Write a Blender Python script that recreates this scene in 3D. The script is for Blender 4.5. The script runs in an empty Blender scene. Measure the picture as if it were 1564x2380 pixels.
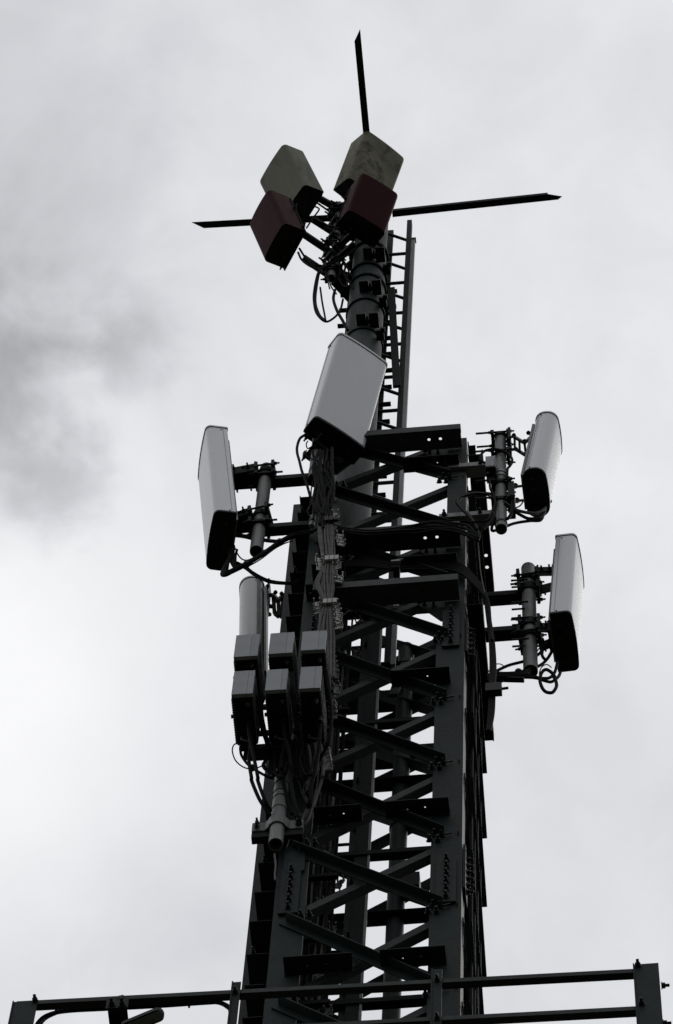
import bpy, math, random
from mathutils import Vector, Matrix
random.seed(7)
R = math.radians
S = bpy.context.scene
COL = S.collection

# ------------------------------------------------------------------ camera
# a long lens pointed steeply up the tower from the ground, about 10 m from its foot
PW, PH = 1564.0, 2379.5
PCX, PCY, PF = PW/2, PH/2, 11500.0
zc = Vector((348, -4190, PF)).normalized()
sl = -.075
xc = Vector((1, sl, -(zc.x + sl*zc.y)/zc.z)).normalized()
yc = zc.cross(xc)
CAM = Vector((0, 0, 1.6))
cam_data = bpy.data.cameras.new('camera')
cam_data.sensor_fit = 'VERTICAL'; cam_data.sensor_height = 36.0; cam_data.sensor_width = 24.0
cam_data.lens = PF/PH*36.0
cam_data.clip_start = .1; cam_data.clip_end = 6000
cam = bpy.data.objects.new('camera', cam_data); COL.objects.link(cam)
cam.matrix_world = Matrix(((xc.x, -xc.y, -xc.z, CAM.x), (yc.x, -yc.y, -yc.z, CAM.y), (zc.x, -zc.y, -zc.z, CAM.z), (0, 0, 0, 1)))
S.camera = cam
S.render.resolution_x, S.render.resolution_y = 673, 1024
S.view_settings.view_transform = 'Standard'
S.view_settings.look = 'None'
S.view_settings.exposure = 0.0
S.view_settings.gamma = 1.0
S.view_settings.use_curve_mapping = False

# ------------------------------------------------------------------ sky: bright overcast with a darker cloud
def pdir(px, py):
    d = Vector((px-PCX, py-PCY, PF))
    return Vector((d.dot(xc), d.dot(yc), d.dot(zc))).normalized()
SUN_EL, SUN_AZ = R(50), R(38)          # azimuth measured from +Y towards +X
sun_dir = Vector((math.cos(SUN_EL)*math.sin(SUN_AZ), math.cos(SUN_EL)*math.cos(SUN_AZ), math.sin(SUN_EL)))
world = bpy.data.worlds.new('World'); S.world = world; world.use_nodes = True
nt = world.node_tree; nt.nodes.clear()
def N(t, **kw):
    n = nt.nodes.new(t)
    for k, v in kw.items(): setattr(n, k, v)
    return n
def link(a, b): nt.links.new(a, b)
def math_node(op, a, b=None, c=None):
    n = N('ShaderNodeMath', operation=op)
    for i, v in enumerate((a, b, c)):
        if v is None: continue
        if isinstance(v, (int, float)): n.inputs[i].default_value = v
        else: link(v, n.inputs[i])
    return n.outputs[0]
def smooth(val, a, b, lo=0., hi=1.):
    n = N('ShaderNodeMapRange', interpolation_type='SMOOTHSTEP')
    link(val, n.inputs['Value'])
    for k, v in zip(('From Min', 'From Max', 'To Min', 'To Max'), (a, b, lo, hi)): n.inputs[k].default_value = v
    return n.outputs[0]
tc = N('ShaderNodeTexCoord')
def noise(scale, detail, rough, off, dist=0.):
    m = N('ShaderNodeMapping'); m.inputs['Location'].default_value = off
    link(tc.outputs['Generated'], m.inputs['Vector'])
    n = N('ShaderNodeTexNoise'); n.inputs['Scale'].default_value = scale; n.inputs['Detail'].default_value = detail
    n.inputs['Roughness'].default_value = rough; n.inputs['Distortion'].default_value = dist
    link(m.outputs[0], n.inputs['Vector']); return n.outputs['Fac']
def nearness(px, py, r0, r1, warp=None, amt=0.):
    """1 inside angle r0 (in photo pixels) of a sky direction, 0 outside r1"""
    d = N('ShaderNodeVectorMath', operation='DISTANCE'); link(tc.outputs['Generated'], d.inputs[0])
    d.inputs[1].default_value = pdir(px, py)
    v = d.outputs['Value']
    if warp is not None: v = math_node('ADD', v, math_node('MULTIPLY', math_node('SUBTRACT', warp, .5), amt))
    return smooth(v, r0/PF, r1/PF, 1., 0.)
big = noise(9, 4, .5, (3.1, 1.7, .4))
mid = noise(26, 5, .55, (.3, 5.2, 2.2), .3)
fine = noise(70, 5, .55, (7.3, .2, 1.1), .2)
sep = N('ShaderNodeSeparateXYZ'); link(tc.outputs['Generated'], sep.inputs[0])
up = math_node('MAXIMUM', sep.outputs['Z'], 0.0)
# standard overcast luminance gradient: the zenith three times the horizon
grad = math_node('ADD', math_node('MULTIPLY', up, .62), .38)
sd = N('ShaderNodeVectorMath', operation='DOT_PRODUCT'); link(tc.outputs['Generated'], sd.inputs[0]); sd.inputs[1].default_value = sun_dir
glow = smooth(sd.outputs['Value'], .93, .998, 0., 1.)
lum = math_node('MULTIPLY', grad, math_node('ADD', .79, math_node('MULTIPLY', big, .14)))
lum = math_node('ADD', lum, math_node('MULTIPLY', math_node('SUBTRACT', mid, .5), .23))
lum = math_node('ADD', lum, math_node('MULTIPLY', math_node('SUBTRACT', fine, .5), .075))
lum = math_node('ADD', lum, math_node('MULTIPLY', glow, .22))
# the dark ragged cloud left of the tower with its two lobes, thin grey veils above and below; a bright break low on the left
def veil(px, py, r0, r1, warp, amt, k):
    global lum
    lum = math_node('MULTIPLY', lum, math_node('SUBTRACT', 1., math_node('MULTIPLY', nearness(px, py, r0, r1, warp, amt), k)))
veil(-80, 950, 30, 440, mid, .065, .38)
veil(285, 780, 5, 180, fine, .03, .15)
veil(115, 1110, 10, 190, fine, .03, .22)
veil(90, 640, 20, 420, mid, .06, .13)
veil(-120, 200, 100, 1150, mid, .06, .19)
veil(120, 860, 5, 90, fine, .012, -.10)
veil(330, 2180, 10, 300, mid, .04, .06)
veil(1500, 150, 30, 900, mid, .06, .07)
veil(1500, 2100, 100, 1200, mid, .04, .06)
br = nearness(-120, 1620, 120, 720, mid, .05)
lum = math_node('ADD', lum, math_node('MULTIPLY', br, .18))
cr = N('ShaderNodeValToRGB'); link(lum, cr.inputs[0])
cr.color_ramp.elements[0].position = .2; cr.color_ramp.elements[0].color = (.190, .198, .205, 1)
cr.color_ramp.elements[1].position = 1.; cr.color_ramp.elements[1].color = (.99, .99, 1., 1)
e = cr.color_ramp.elements.new(.72); e.color = (.700, .712, .742, 1)
skyt = N('ShaderNodeTexSky', sky_type='NISHITA'); skyt.sun_disc = False
skyt.sun_elevation = SUN_EL; skyt.sun_rotation = SUN_AZ; skyt.altitude = 200
b1 = N('ShaderNodeBackground'); link(cr.outputs[0], b1.inputs[0]); b1.inputs[1].default_value = 1.0
b2 = N('ShaderNodeBackground'); link(skyt.outputs[0], b2.inputs[0]); b2.inputs[1].default_value = .06
mx = N('ShaderNodeMixShader'); mx.inputs[0].default_value = .05; link(b1.outputs[0], mx.inputs[1]); link(b2.outputs[0], mx.inputs[2])
out = N('ShaderNodeOutputWorld'); link(mx.outputs[0], out.inputs[0])

sun_data = bpy.data.lights.new('sun', 'SUN'); sun_data.energy = .9; sun_data.angle = R(25); sun_data.color = (1, .97, .93)
sun = bpy.data.objects.new('sun', sun_data); COL.objects.link(sun)
sun.location = sun_dir*80
sun.rotation_euler = sun_dir.to_track_quat('Z', 'Y').to_euler()

# ------------------------------------------------------------------ materials
def mat(name, col, rough=.5, metal=0., var=.25, scale=6., stain=None, stain_amt=.5, bump=.02, coat=0., streak=False, spec=.3, rvar=1., ovar=.12):
    m = bpy.data.materials.new(name); m.use_nodes = True
    t = m.node_tree; b = t.nodes['Principled BSDF']
    tcn = t.nodes.new('ShaderNodeTexCoord'); mp = t.nodes.new('ShaderNodeMapping')
    t.links.new(tcn.outputs['Object'], mp.inputs['Vector'])
    if streak: mp.inputs['Scale'].default_value = (1, 1, .16)
    n1 = t.nodes.new('ShaderNodeTexNoise'); n1.inputs['Scale'].default_value = scale; n1.inputs['Detail'].default_value = 6; n1.inputs['Roughness'].default_value = .65
    n2 = t.nodes.new('ShaderNodeTexNoise'); n2.inputs['Scale'].default_value = scale*9; n2.inputs['Detail'].default_value = 4
    for n in (n1, n2): t.links.new(mp.outputs[0], n.inputs['Vector'])
    rp = t.nodes.new('ShaderNodeValToRGB')
    d = 1-var
    rp.color_ramp.elements[0].position = .3; rp.color_ramp.elements[0].color = (col[0]*d, col[1]*d, col[2]*d, 1)
    rp.color_ramp.elements[1].position = .7; rp.color_ramp.elements[1].color = (min(1, col[0]*(1+var*.6)), min(1, col[1]*(1+var*.6)), min(1, col[2]*(1+var*.6)), 1)
    t.links.new(n1.outputs['Fac'], rp.inputs[0])
    last = rp.outputs[0]
    if stain:
        n3 = t.nodes.new('ShaderNodeTexNoise'); n3.inputs['Scale'].default_value = scale*2.3; n3.inputs['Detail'].default_value = 8; n3.inputs['Roughness'].default_value = .7
        t.links.new(mp.outputs[0], n3.inputs['Vector'])
        mr = t.nodes.new('ShaderNodeMapRange'); mr.inputs['From Min'].default_value = .5; mr.inputs['From Max'].default_value = .68
        mr.inputs['To Max'].default_value = stain_amt
        t.links.new(n3.outputs['Fac'], mr.inputs['Value'])
        mxn = t.nodes.new('ShaderNodeMixRGB'); mxn.inputs[2].default_value = (*stain, 1)
        t.links.new(mr.outputs[0], mxn.inputs[0]); t.links.new(last, mxn.inputs[1]); last = mxn.outputs[0]
    if ovar:
        oi = t.nodes.new('ShaderNodeObjectInfo'); mr2 = t.nodes.new('ShaderNodeMapRange'); mr2.inputs['To Min'].default_value = 1-ovar; mr2.inputs['To Max'].default_value = 1+ovar
        t.links.new(oi.outputs['Random'], mr2.inputs['Value']); ml = t.nodes.new('ShaderNodeVectorMath'); ml.operation = 'SCALE'
        t.links.new(last, ml.inputs[0]); t.links.new(mr2.outputs[0], ml.inputs['Scale']); last = ml.outputs[0]
    t.links.new(last, b.inputs['Base Color'])
    rr = t.nodes.new('ShaderNodeMapRange'); rr.inputs['To Min'].default_value = max(.05, rough-.06*rvar); rr.inputs['To Max'].default_value = min(1, rough+.08*rvar)
    t.links.new(n2.outputs['Fac'], rr.inputs['Value']); t.links.new(rr.outputs[0], b.inputs['Roughness'])
    b.inputs['Metallic'].default_value = metal
    b.inputs['Specular IOR Level'].default_value = spec
    if coat: b.inputs['Coat Weight'].default_value = coat
    bp = t.nodes.new('ShaderNodeBump'); bp.inputs['Strength'].default_value = .25; bp.inputs['Distance'].default_value = bump*.1
    t.links.new(n2.outputs['Fac'], bp.inputs['Height'])
    if bump >= .001: t.links.new(bp.outputs[0], b.inputs['Normal'])
    return m
M = dict(
    steel=mat('dark_green_painted_steel', (.0135, .0215, .0205), .62, 0, .35, 5, (.010, .012, .011), .7, spec=.10, ovar=.4),
    steel2=mat('dark_painted_steel', (.011, .014, .0135), .65, 0, .35, 6, spec=.08, ovar=.4),
    beam=mat('weathered_painted_steel', (.026, .0315, .0305), .6, 0, .4, 14, (.013, .013, .012), .7, spec=.12, ovar=.4),
    mast=mat('green_grey_mast_paint', (.027, .036, .035), .55, 0, .3, 4, (.014, .017, .015), .6, streak=True, spec=.08),
    galv=mat('galvanised_steel', (.155, .158, .156), .5, .1, .3, 12, (.06, .06, .057), .6, streak=True, spec=.3),
    bright=mat('bright_zinc', (.30, .30, .29), .45, .1, .2, 20),
    bolt=mat('dark_bolt_steel', (.014, .014, .014), .55, 0, .3, 30, spec=.2),
    radome=mat('light_grey_radome', (.505, .518, .542), .27, 0, .07, 2.2, (.38, .38, .375), .18, bump=.0005, streak=True, spec=.5, rvar=.2),
    radome2=mat('pale_green_grey_radome', (.34, .365, .36), .27, 0, .07, 2.2, (.29, .30, .29), .2, bump=.0005, streak=True, spec=.5, rvar=.2),
    oldgrey=mat('weathered_grey_fibreglass', (.25, .242, .200), .7, 0, .18, 3, (.07, .072, .058), .75, streak=True, spec=.12),
    oldgrey2=mat('mouldy_grey_fibreglass', (.24, .228, .182), .7, 0, .3, 5, (.045, .047, .035), .9, spec=.12),
    maroon=mat('faded_maroon_paint', (.050, .0115, .0145), .6, 0, .2, 5, (.026, .006, .008), .5, spec=.05),
    cap=mat('black_plastic_cap', (.009, .009, .010), .6, 0, .25, 12, spec=.15),
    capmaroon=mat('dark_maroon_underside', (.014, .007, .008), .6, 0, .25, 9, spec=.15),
    rru=mat('grey_cast_housing', (.225, .237, .258), .5, 0, .08, 5, (.16, .165, .175), .3),
    rrudark=mat('dark_cast_heatsink', (.016, .018, .018), .6, 0, .2, 12, spec=.15),
    cable=mat('black_cable_sheath', (.009, .009, .010), .7, 0, .3, 25, bump=.002, spec=.05),
    cablegrey=mat('weathered_grey_cable_sheath', (.125, .125, .118), .75, 0, .3, 25, bump=.002, spec=.08),
    ground=mat('dry_grass_and_gravel', (.05, .052, .034), .95, 0, .4, .35, spec=.1),
)

# ------------------------------------------------------------------ helpers
K = dict(K1=(500, 50, 1.3033), K2=(700, 400, 2.6067), K3=(850, 650, 3.1733), K4=(550, 1200, 3.4756), K5=(1300, 1150, 2.506),
         K6=(650, 1650, 2.645), K7=(900, 1200, 2.6067), K8=(700, 2300, 1.955), L1=(0, 2750, 1.955), L2=(1200, 2750, 1.9873),
         L3=(900, 1900, 2.6067), L4=(1380, 1180, 4.8875), L5=(1380, 1550, 4.1158), L6=(650, 1820, 4.227), L7=(850, 1250, 3.91),
         L8=(900, 550, 4.4686), M1=(780, 2450, 3.91), M2=(1150, 2300, 5.2133), M3=(690, 2250, 4.76), M4=(1050, 1450, 3.91),
         M5=(1280, 1250, 4.758), M6=(940, 1600, 4.3267), M7=(780, 1450, 5.2875), M8=(690, 2650, 6.381), V=(0, 0, 1/1.2705))
def at(k, x, y, X=None, Y=None, Z=None):
    """survey point: where the sight line through a measured photo point meets the plane X, Y or Z = const (metres)"""
    x0, y0, s = K[k]
    px, py = (x0+x/s)/1.2705, (y0+y/s)/1.2705
    d = Vector((px-PCX, py-PCY, PF)); d = Vector((d.dot(xc), d.dot(yc), d.dot(zc)))
    t = (X-CAM.x)/d.x if X is not None else (Y-CAM.y)/d.y if Y is not None else (Z-CAM.z)/d.z
    return CAM + d*t
EX, EY, EZ = Vector((1, 0, 0)), Vector((0, 1, 0)), Vector((0, 0, 1))
WPOS = {}                       # world position of every unrotated parent
class MB:
    def __init__(s): s.v = []; s.f = []; s.sm = []
    def add(s, vs, fs, smooth=False):
        o = len(s.v); s.v += [Vector(a) for a in vs]; s.f += [tuple(i+o for i in f) for f in fs]; s.sm += [smooth]*len(fs); return s
    def box(s, c, ax, ay, az, d):
        c = Vector(c); ax, ay, az = ax*(d[0]/2), ay*(d[1]/2), az*(d[2]/2)
        vs = [c+ax*i+ay*j+az*k for i in (-1, 1) for j in (-1, 1) for k in (-1, 1)]
        return s.add(vs, [(0, 1, 3, 2), (4, 6, 7, 5), (0, 4, 5, 1), (2, 3, 7, 6), (0, 2, 6, 4), (1, 5, 7, 3)])
    def bx(s, a, b):            # axis-aligned from corner to corner
        a, b = Vector(a), Vector(b); return s.box((a+b)/2, EX, EY, EZ, [abs(x) for x in (b-a)])
    def prism(s, prof, o, u, v, w, l0, l1, smooth=False, caps=True):
        """2-D profile in (u, v), swept along w from l0 to l1"""
        n = len(prof); o = Vector(o)
        vs = [o+u*p[0]+v*p[1]+w*l0 for p in prof]+[o+u*p[0]+v*p[1]+w*l1 for p in prof]
        s.add(vs, [(i, (i+1) % n, n+(i+1) % n, n+i) for i in range(n)], smooth)
        if caps: s.add(vs, [tuple(range(n-1, -1, -1)), tuple(range(n, 2*n))])
        return s
    def angle(s, p0, p1, a, b, wa, wb, t):
        """rolled steel angle from p0 to p1, legs along a and b"""
        p0, p1 = Vector(p0), Vector(p1); w = (p1-p0); l = w.length; w.normalize()
        return s.prism([(0, 0), (wa, 0), (wa, t), (t, t), (t, wb), (0, wb)], p0, a, b, w, 0, l)
    def bar(s, p0, p1, up, w, h):
        """rectangular bar from p0 to p1, h along up, w across"""
        p0, p1 = Vector(p0), Vector(p1); d = (p1-p0); l = d.length; d.normalize()
        side = d.cross(up).normalized(); u = side.cross(d).normalized()
        return s.box((p0+p1)/2, d, side, u, (l, w, h))
    def cyl(s, p0, p1, r, n=14, r1=None, caps=True):
        p0, p1 = Vector(p0), Vector(p1); r1 = r if r1 is None else r1
        d = (p1-p0).normalized(); a = d.orthogonal().normalized(); b = d.cross(a)
        vs = []
        for p, q in ((p0, r), (p1, r1)):
            vs += [p+(a*math.cos(2*math.pi*i/n)+b*math.sin(2*math.pi*i/n))*q for i in range(n)]
        s.add(vs, [(i, (i+1) % n, n+(i+1) % n, n+i) for i in range(n)], True)
        if caps: s.add(vs, [tuple(range(n-1, -1, -1)), tuple(range(n, 2*n))])
        return s
    def pipe(s, p0, p1, r, t=.005, n=20):
        """open hollow pipe"""
        p0, p1 = Vector(p0), Vector(p1); d = (p1-p0).normalized(); a = d.orthogonal().normalized(); b = d.cross(a)
        ring = lambda p, q: [p+(a*math.cos(2*math.pi*i/n)+b*math.sin(2*math.pi*i/n))*q for i in range(n)]
        vs = ring(p0, r)+ring(p1, r)+ring(p1, r-t)+ring(p0, r-t)
        for k in range(4):
            s.add(vs, [(k*n+i, k*n+(i+1) % n, ((k+1) % 4)*n+(i+1) % n, ((k+1) % 4)*n+i) for i in range(n)], k in (0, 2))
        return s
    def tube(s, pts, r, n=7):
        pts = [Vector(p) for p in pts]; m = len(pts); vs = []
        t0 = (pts[1]-pts[0]).normalized(); a = t0.orthogonal().normalized()
        for i, p in enumerate(pts):
            t = (pts[min(i+1, m-1)]-pts[max(i-1, 0)]).normalized()
            a = (a-t*a.dot(t)).normalized(); b = t.cross(a)
            vs += [p+(a*math.cos(2*math.pi*j/n)+b*math.sin(2*math.pi*j/n))*r for j in range(n)]
        fs = [(i*n+j, i*n+(j+1) % n, (i+1)*n+(j+1) % n, (i+1)*n+j) for i in range(m-1) for j in range(n)]
        s.add(vs, fs, True); s.add(vs, [tuple(range(n-1, -1, -1)), tuple(range((m-1)*n, m*n))]); return s
    def plate_holes(s, o, u, v, w, L, W, t, holes, r):
        """plate L x W x t (along u, v, w) with real round holes at (along, across)"""
        xs = sorted({0., L, *[h[0]-r*1.6 for h in holes], *[h[0]+r*1.6 for h in holes]})
        o = Vector(o)
        for x0, x1 in zip(xs[:-1], xs[1:]):
            hh = [h for h in holes if x0 < h[0] < x1]
            if not hh:
                s.box(o+u*(x0+x1)/2+v*W/2+w*t/2, u, v, w, (x1-x0, W, t)); continue
            cy = hh[0][1]; q = r*1.6; c = o+u*hh[0][0]+v*cy
            s.box(o+u*hh[0][0]+v*(cy-q)/2+w*t/2, u, v, w, (2*q, cy-q, t))
            s.box(o+u*hh[0][0]+v*(cy+q+W)/2+w*t/2, u, v, w, (2*q, W-cy-q, t))
            n = 16; ou = []; inn = []
            for i in range(n):
                an = 2*math.pi*i/n; cx_, sy = math.cos(an), math.sin(an); k = q/max(abs(cx_), abs(sy))
                ou.append((cx_*k, sy*k)); inn.append((cx_*r, sy*r))
            vs = [c+u*p[0]+v*p[1]+w*z for z in (0, t) for ring in (ou, inn) for p in ring]
            fs = []
            for i in range(n):
                j = (i+1) % n
                fs += [(i, j, n+j, n+i), (2*n+i, 3*n+i, 3*n+j, 2*n+j), (n+i, n+j, 3*n+j, 3*n+i)]
            s.add(vs, fs)
        return s
    def mesh(s, name, material, off=Vector((0, 0, 0))):
        me = bpy.data.meshes.new(name); me.from_pydata([tuple(v-off) for v in s.v], [], s.f)
        me.polygons.foreach_set('use_smooth', s.sm); me.materials.append(material); me.validate(); me.update(); return me
    def build(s, name, material, parent=None, label=None):
        off = WPOS.get(parent.name, Vector((0, 0, 0))) if parent else None
        if parent is None:
            lo = [min(v[i] for v in s.v) for i in range(3)]; hi = [max(v[i] for v in s.v) for i in range(3)]
            off = Vector(((lo[0]+hi[0])/2, (lo[1]+hi[1])/2, lo[2]))
        o = bpy.data.objects.new(name, s.mesh(name, material, off)); COL.objects.link(o)
        if parent: o.parent = parent
        else: o.location = off
        WPOS[o.name] = off
        if label: o['label'] = label
        return o
def tag(o, label, cat, group=None):
    o['label'] = label; o['category'] = cat
    if group: o['group'] = group
    return o
def thing(name, label, cat, loc, group=None):
    o = bpy.data.objects.new(name, None); COL.objects.link(o); o.location = loc; o.empty_display_size = .1
    WPOS[o.name] = Vector(loc); return tag(o, label, cat, group)
def spline(pts, n=8):
    pts = [Vector(p) for p in pts]
    if len(pts) < 3: return pts
    q = [pts[0]*2-pts[1]]+pts+[pts[-1]*2-pts[-2]]; out = []
    for i in range(1, len(q)-2):
        for k in range(n):
            t = k/n; a, b, c, d = q[i-1], q[i], q[i+1], q[i+2]
            out.append(.5*((2*b)+(c-a)*t+(2*a-5*b+4*c-d)*t*t+(3*b-a-3*c+d)*t**3))
    return out+[pts[-1]]
def cable(pts, r, label, group=None, m='cable', cat='cable', name='cable'):
    o = MB().tube(spline(pts), r*.84).build(name, M[m]); return tag(o, label, cat, group)
# one shared bolt: hexagon head, washer and threaded end, axis +Z, unit 1 m
def bolt_mesh(name, r, l, m):
    b = MB()
    b.cyl((0, 0, 0), (0, 0, .003), r*1.35, 10)
    b.cyl((0, 0, .003), (0, 0, .003+r*1.1), r, 6)
    b.cyl((0, 0, .003+r*1.1), (0, 0, l), r*.55, 8)
    return b.mesh(name, m)
BOLT = bolt_mesh('bolt', .0135, .036, M['bolt'])
BOLTM = bolt_mesh('bolt_medium', .013, .034, M['bolt'])
BOLTS = bolt_mesh('bolt_small', .010, .03, M['bolt'])
BOLTZ = bolt_mesh('bolt_zinc', .009, .028, M['galv'])
def bolt(p, axis, parent, me=None, name='bolt'):
    o = bpy.data.objects.new(name, me or BOLT); COL.objects.link(o); o.parent = parent
    o.location = Vector(p)-WPOS.get(parent.name, Vector((0, 0, 0)))
    o.rotation_mode = 'QUATERNION'; o.rotation_quaternion = Vector(axis).to_track_quat('Z', 'Y'); return o
def rounded(w, d, rf, rb, n=6, bulge=0.):
    """profile (across, outward) of a radome: front corners radius rf, back corners rb, front slightly bulged"""
    pts = []
    def arc(cx_, cy_, r, a0, a1):
        for i in range(n+1):
            a = R(a0+(a1-a0)*i/n); pts.append((cx_+r*math.cos(a), cy_+r*math.sin(a)))
    arc(w/2-rb, -d/2+rb, rb, -90, 0)
    arc(w/2-rf, d/2-rf, rf, 0, 90)
    if bulge:
        for i in range(1, 8):
            x = (w/2-rf)*(1-i/4); pts.append((x, d/2+bulge*(1-(x/(w/2-rf))**2)))
    arc(-w/2+rf, d/2-rf, rf, 90, 180)
    arc(-w/2+rb, -d/2+rb, rb, 180, 270)
    return pts
def axes(yaw, tilt, roll=0.):
    yaw, tilt, roll = R(yaw), R(tilt), R(roll)
    n0 = Vector((math.cos(yaw), math.sin(yaw), 0)); w = Vector((-math.sin(yaw), math.cos(yaw), 0))
    n = n0*math.cos(tilt)-EZ*math.sin(tilt); h = n0*math.sin(tilt)+EZ*math.cos(tilt)
    return w*math.cos(roll)+h*math.sin(roll), n, h*math.cos(roll)-w*math.sin(roll)

# ------------------------------------------------------------------ ground
g = MB().add([(-3000, -3000, 0), (3000, -3000, 0), (3000, 3000, 0), (-3000, 3000, 0)], [(0, 1, 2, 3)]).build('ground', M['ground']); g['kind'] = 'structure'

# ------------------------------------------------------------------ lattice tower
XL, XR, YF, YB = -1.768, -.882, 9.6, 10.486
LEGS = {'fl': Vector((XL, YF, 0)), 'fr': Vector((XR, YF, 0)), 'br': Vector((-.868, YB, 0)), 'bl': Vector((XL, YB, 0))}
LEV = [29.40, 28.61, 27.77, 26.93, 26.09, 25.225, 24.368, 23.476, 22.651, 21.753, 20.90, 20.05, 19.2]
ZSPL = 26.25
tower = thing('lattice_tower', 'dark green steel lattice tower with four angle legs and crossed braces', 'tower', ((XL+XR)/2, 10.04, 0))
def leg(key, sx, sy, top):
    p = LEGS[key]; b = MB()
    b.angle((p.x, p.y, 0), (p.x, p.y, ZSPL), EX*sx, EY*sy, .150, .150, .014)
    o = b.build('leg', M['steel'], tower)
    b = MB(); q = Vector((p.x, p.y+sy*.0, 0))
    b.angle((q.x, q.y, ZSPL), (q.x, q.y, top), EX*sx, EY*sy, .108, .108, .012)
    b.build('upper_leg', M['steel'], tower)
    return o
LEGO = {'fl': leg('fl', 1, 1, 29.33), 'fr': leg('fr', -1, 1, 29.36), 'br': leg('br', -1, -1, 29.33), 'bl': leg('bl', 1, -1, 29.33)}
def brace(a, b, outward, i, kind, w=.05):
    """one diagonal of a face; a is the leg on the left seen from outside, b the leg on the right"""
    pa, pb = LEGS[a].copy(), LEGS[b].copy(); s = (pb-pa); L = s.length; s.normalize(); nrm = Vector(outward)
    nrm = (nrm-s*nrm.dot(s)).normalized()
    za, zb = (LEV[i], LEV[i+1]) if kind == 'outer' else (LEV[i+1], LEV[i])
    if kind == 'outer':
        p0 = pa+s*.07+EZ*(za+.005)+nrm*.002; p1 = pb-s*.085+EZ*(zb+.05)+nrm*.002
        d = (p1-p0).normalized(); perp = nrm.cross(d).normalized()
        if perp.z > 0: perp = -perp
        m = MB().angle(p0, p1, perp, nrm, w, w*(1.05 if a in ('fl', 'br') else .35 if a == 'bl' else .7), .007)
        mat_ = M['steel2'] if zb > 22.7 else M['steel']  # upper outer braces darker: the shadow on their flanges is put into the colour
    else:
        p0 = pa+s*.03+EZ*(za+.01)-nrm*.016; p1 = pb-s*.03+EZ*(zb-.01)-nrm*.016
        d = (p1-p0).normalized(); perp = nrm.cross(d).normalized()
        if perp.z < 0: perp = -perp
        m = MB().angle(p0, p1, perp, -nrm, w, w, .007)
        mat_ = M['beam']
    o = m.build('diagonal_brace', mat_, tower)
    if kind == 'outer' and a == 'fl':
        # gusset lug and bolt group where the brace meets the right leg
        q = p1+perp*.035
        for dx, dz in ((-.045, -.035), (-.005, -.045), (-.022, .03), (.012, .012)):
            bolt(q+s*dx+EZ*dz-nrm*.002, nrm, o)
        q = p0+perp*.015
        for dx in (.075, .115): bolt(q+s*dx+EZ*.05, nrm, o)
        MB().bar(p1-s*.01+nrm*.012-EZ*.02, p1+s*.035+nrm*.012-EZ*.008, nrm, .008, .008).build('lock_pin', M['bolt'], o)
    return o
skip = set()
for i in range(0, len(LEV)-1):
    for a, b, nv in (('fl', 'fr', -EY), ('fr', 'br', EX), ('br', 'bl', EY), ('bl', 'fl', -EX)):
        for kind in ('outer', 'inner'):
            brace(a, b, nv, i, kind, .05 if a == 'fl' else .062)
# cable tray on the left of the tower: an outer upright and wide level treads that show their undersides as dark steps
tray = thing('side_cable_tray', 'dark stepped cable tray standing against the left side of the tower', 'cable tray', (-1.9, 10.0, 0))
ox = -2.016
MB().bx((ox, 10.296, 0), (ox+.115, 10.304, at('M7', 535, 212, Y=10.3).z)).build('upright', M['beam'], tray)
MB().bx((ox, 10.3045, 0), (ox+.008, 10.36, 30.0)).build('upright_flange', M['steel'], tray)
for k, (cr_, x, y) in enumerate((('M7', 552, 100), ('M7', 515, 340), ('M7', 475, 640), ('M7', 435, 960), ('M7', 400, 1280), ('M7', 370, 1610), ('M7', 335, 1960), ('M7', 300, 2330), ('M3', 440, 640), ('M3', 403, 1025), ('M3', 345, 1422), ('M3', 290, 1835), ('M3', 217, 2245), ('M8', 240, 1078), ('M8', 200, 1660), ('M8', 160, 2270), ('M8', 120, 2900))):
    p = at(cr_, x, y, Y=9.70)
    b = MB().bx((p.x, 9.70, p.z), (XL-.003, 10.295, p.z+.006)); b.bx((p.x, 9.70, p.z+.0065), (p.x+.005, 10.295, p.z+.028)); b.build('tread', M['steel2'], tray)
    if k % 3 == 1: bolt((p.x+.03, 9.70, p.z+.02), -EY, tray, BOLTS)
# splice plates with a column of bolts
def splice(x0, x1, z0, z1, parent, y=YF):
    m = MB().bx((x0, y-.003, z0), (x1, y-.016, z1)); o = m.build('splice_plate', M['steel'], tower)
    n = 6
    for k in range(n): bolt(((x0+x1)/2, y-.016, z0+(z1-z0)*(.1+.17*k)), -EY, o)
    return o
for key, z0, z1 in (('fr', 22.72, 23.22), ('fl', 22.72, 23.22), ('fr', 25.98, 26.5), ('fl', 25.98, 26.5)):
    x = LEGS[key].x; sx = 1 if key == 'fl' else -1
    splice(x+sx*.025, x+sx*.118, z0, z1, tower)
for z0 in (22.95, 25.98):     # splices on the right-hand face
    x = LEGS['fr'].x
    m = MB().bx((x+.003, YF+.02, z0), (x+.016, YF+.13, z0+.5)); o = m.build('splice_plate', M['steel'], tower)
    for k in range(6): bolt((x+.016, YF+.075, z0+.06+.075*k), EX, o)
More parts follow.
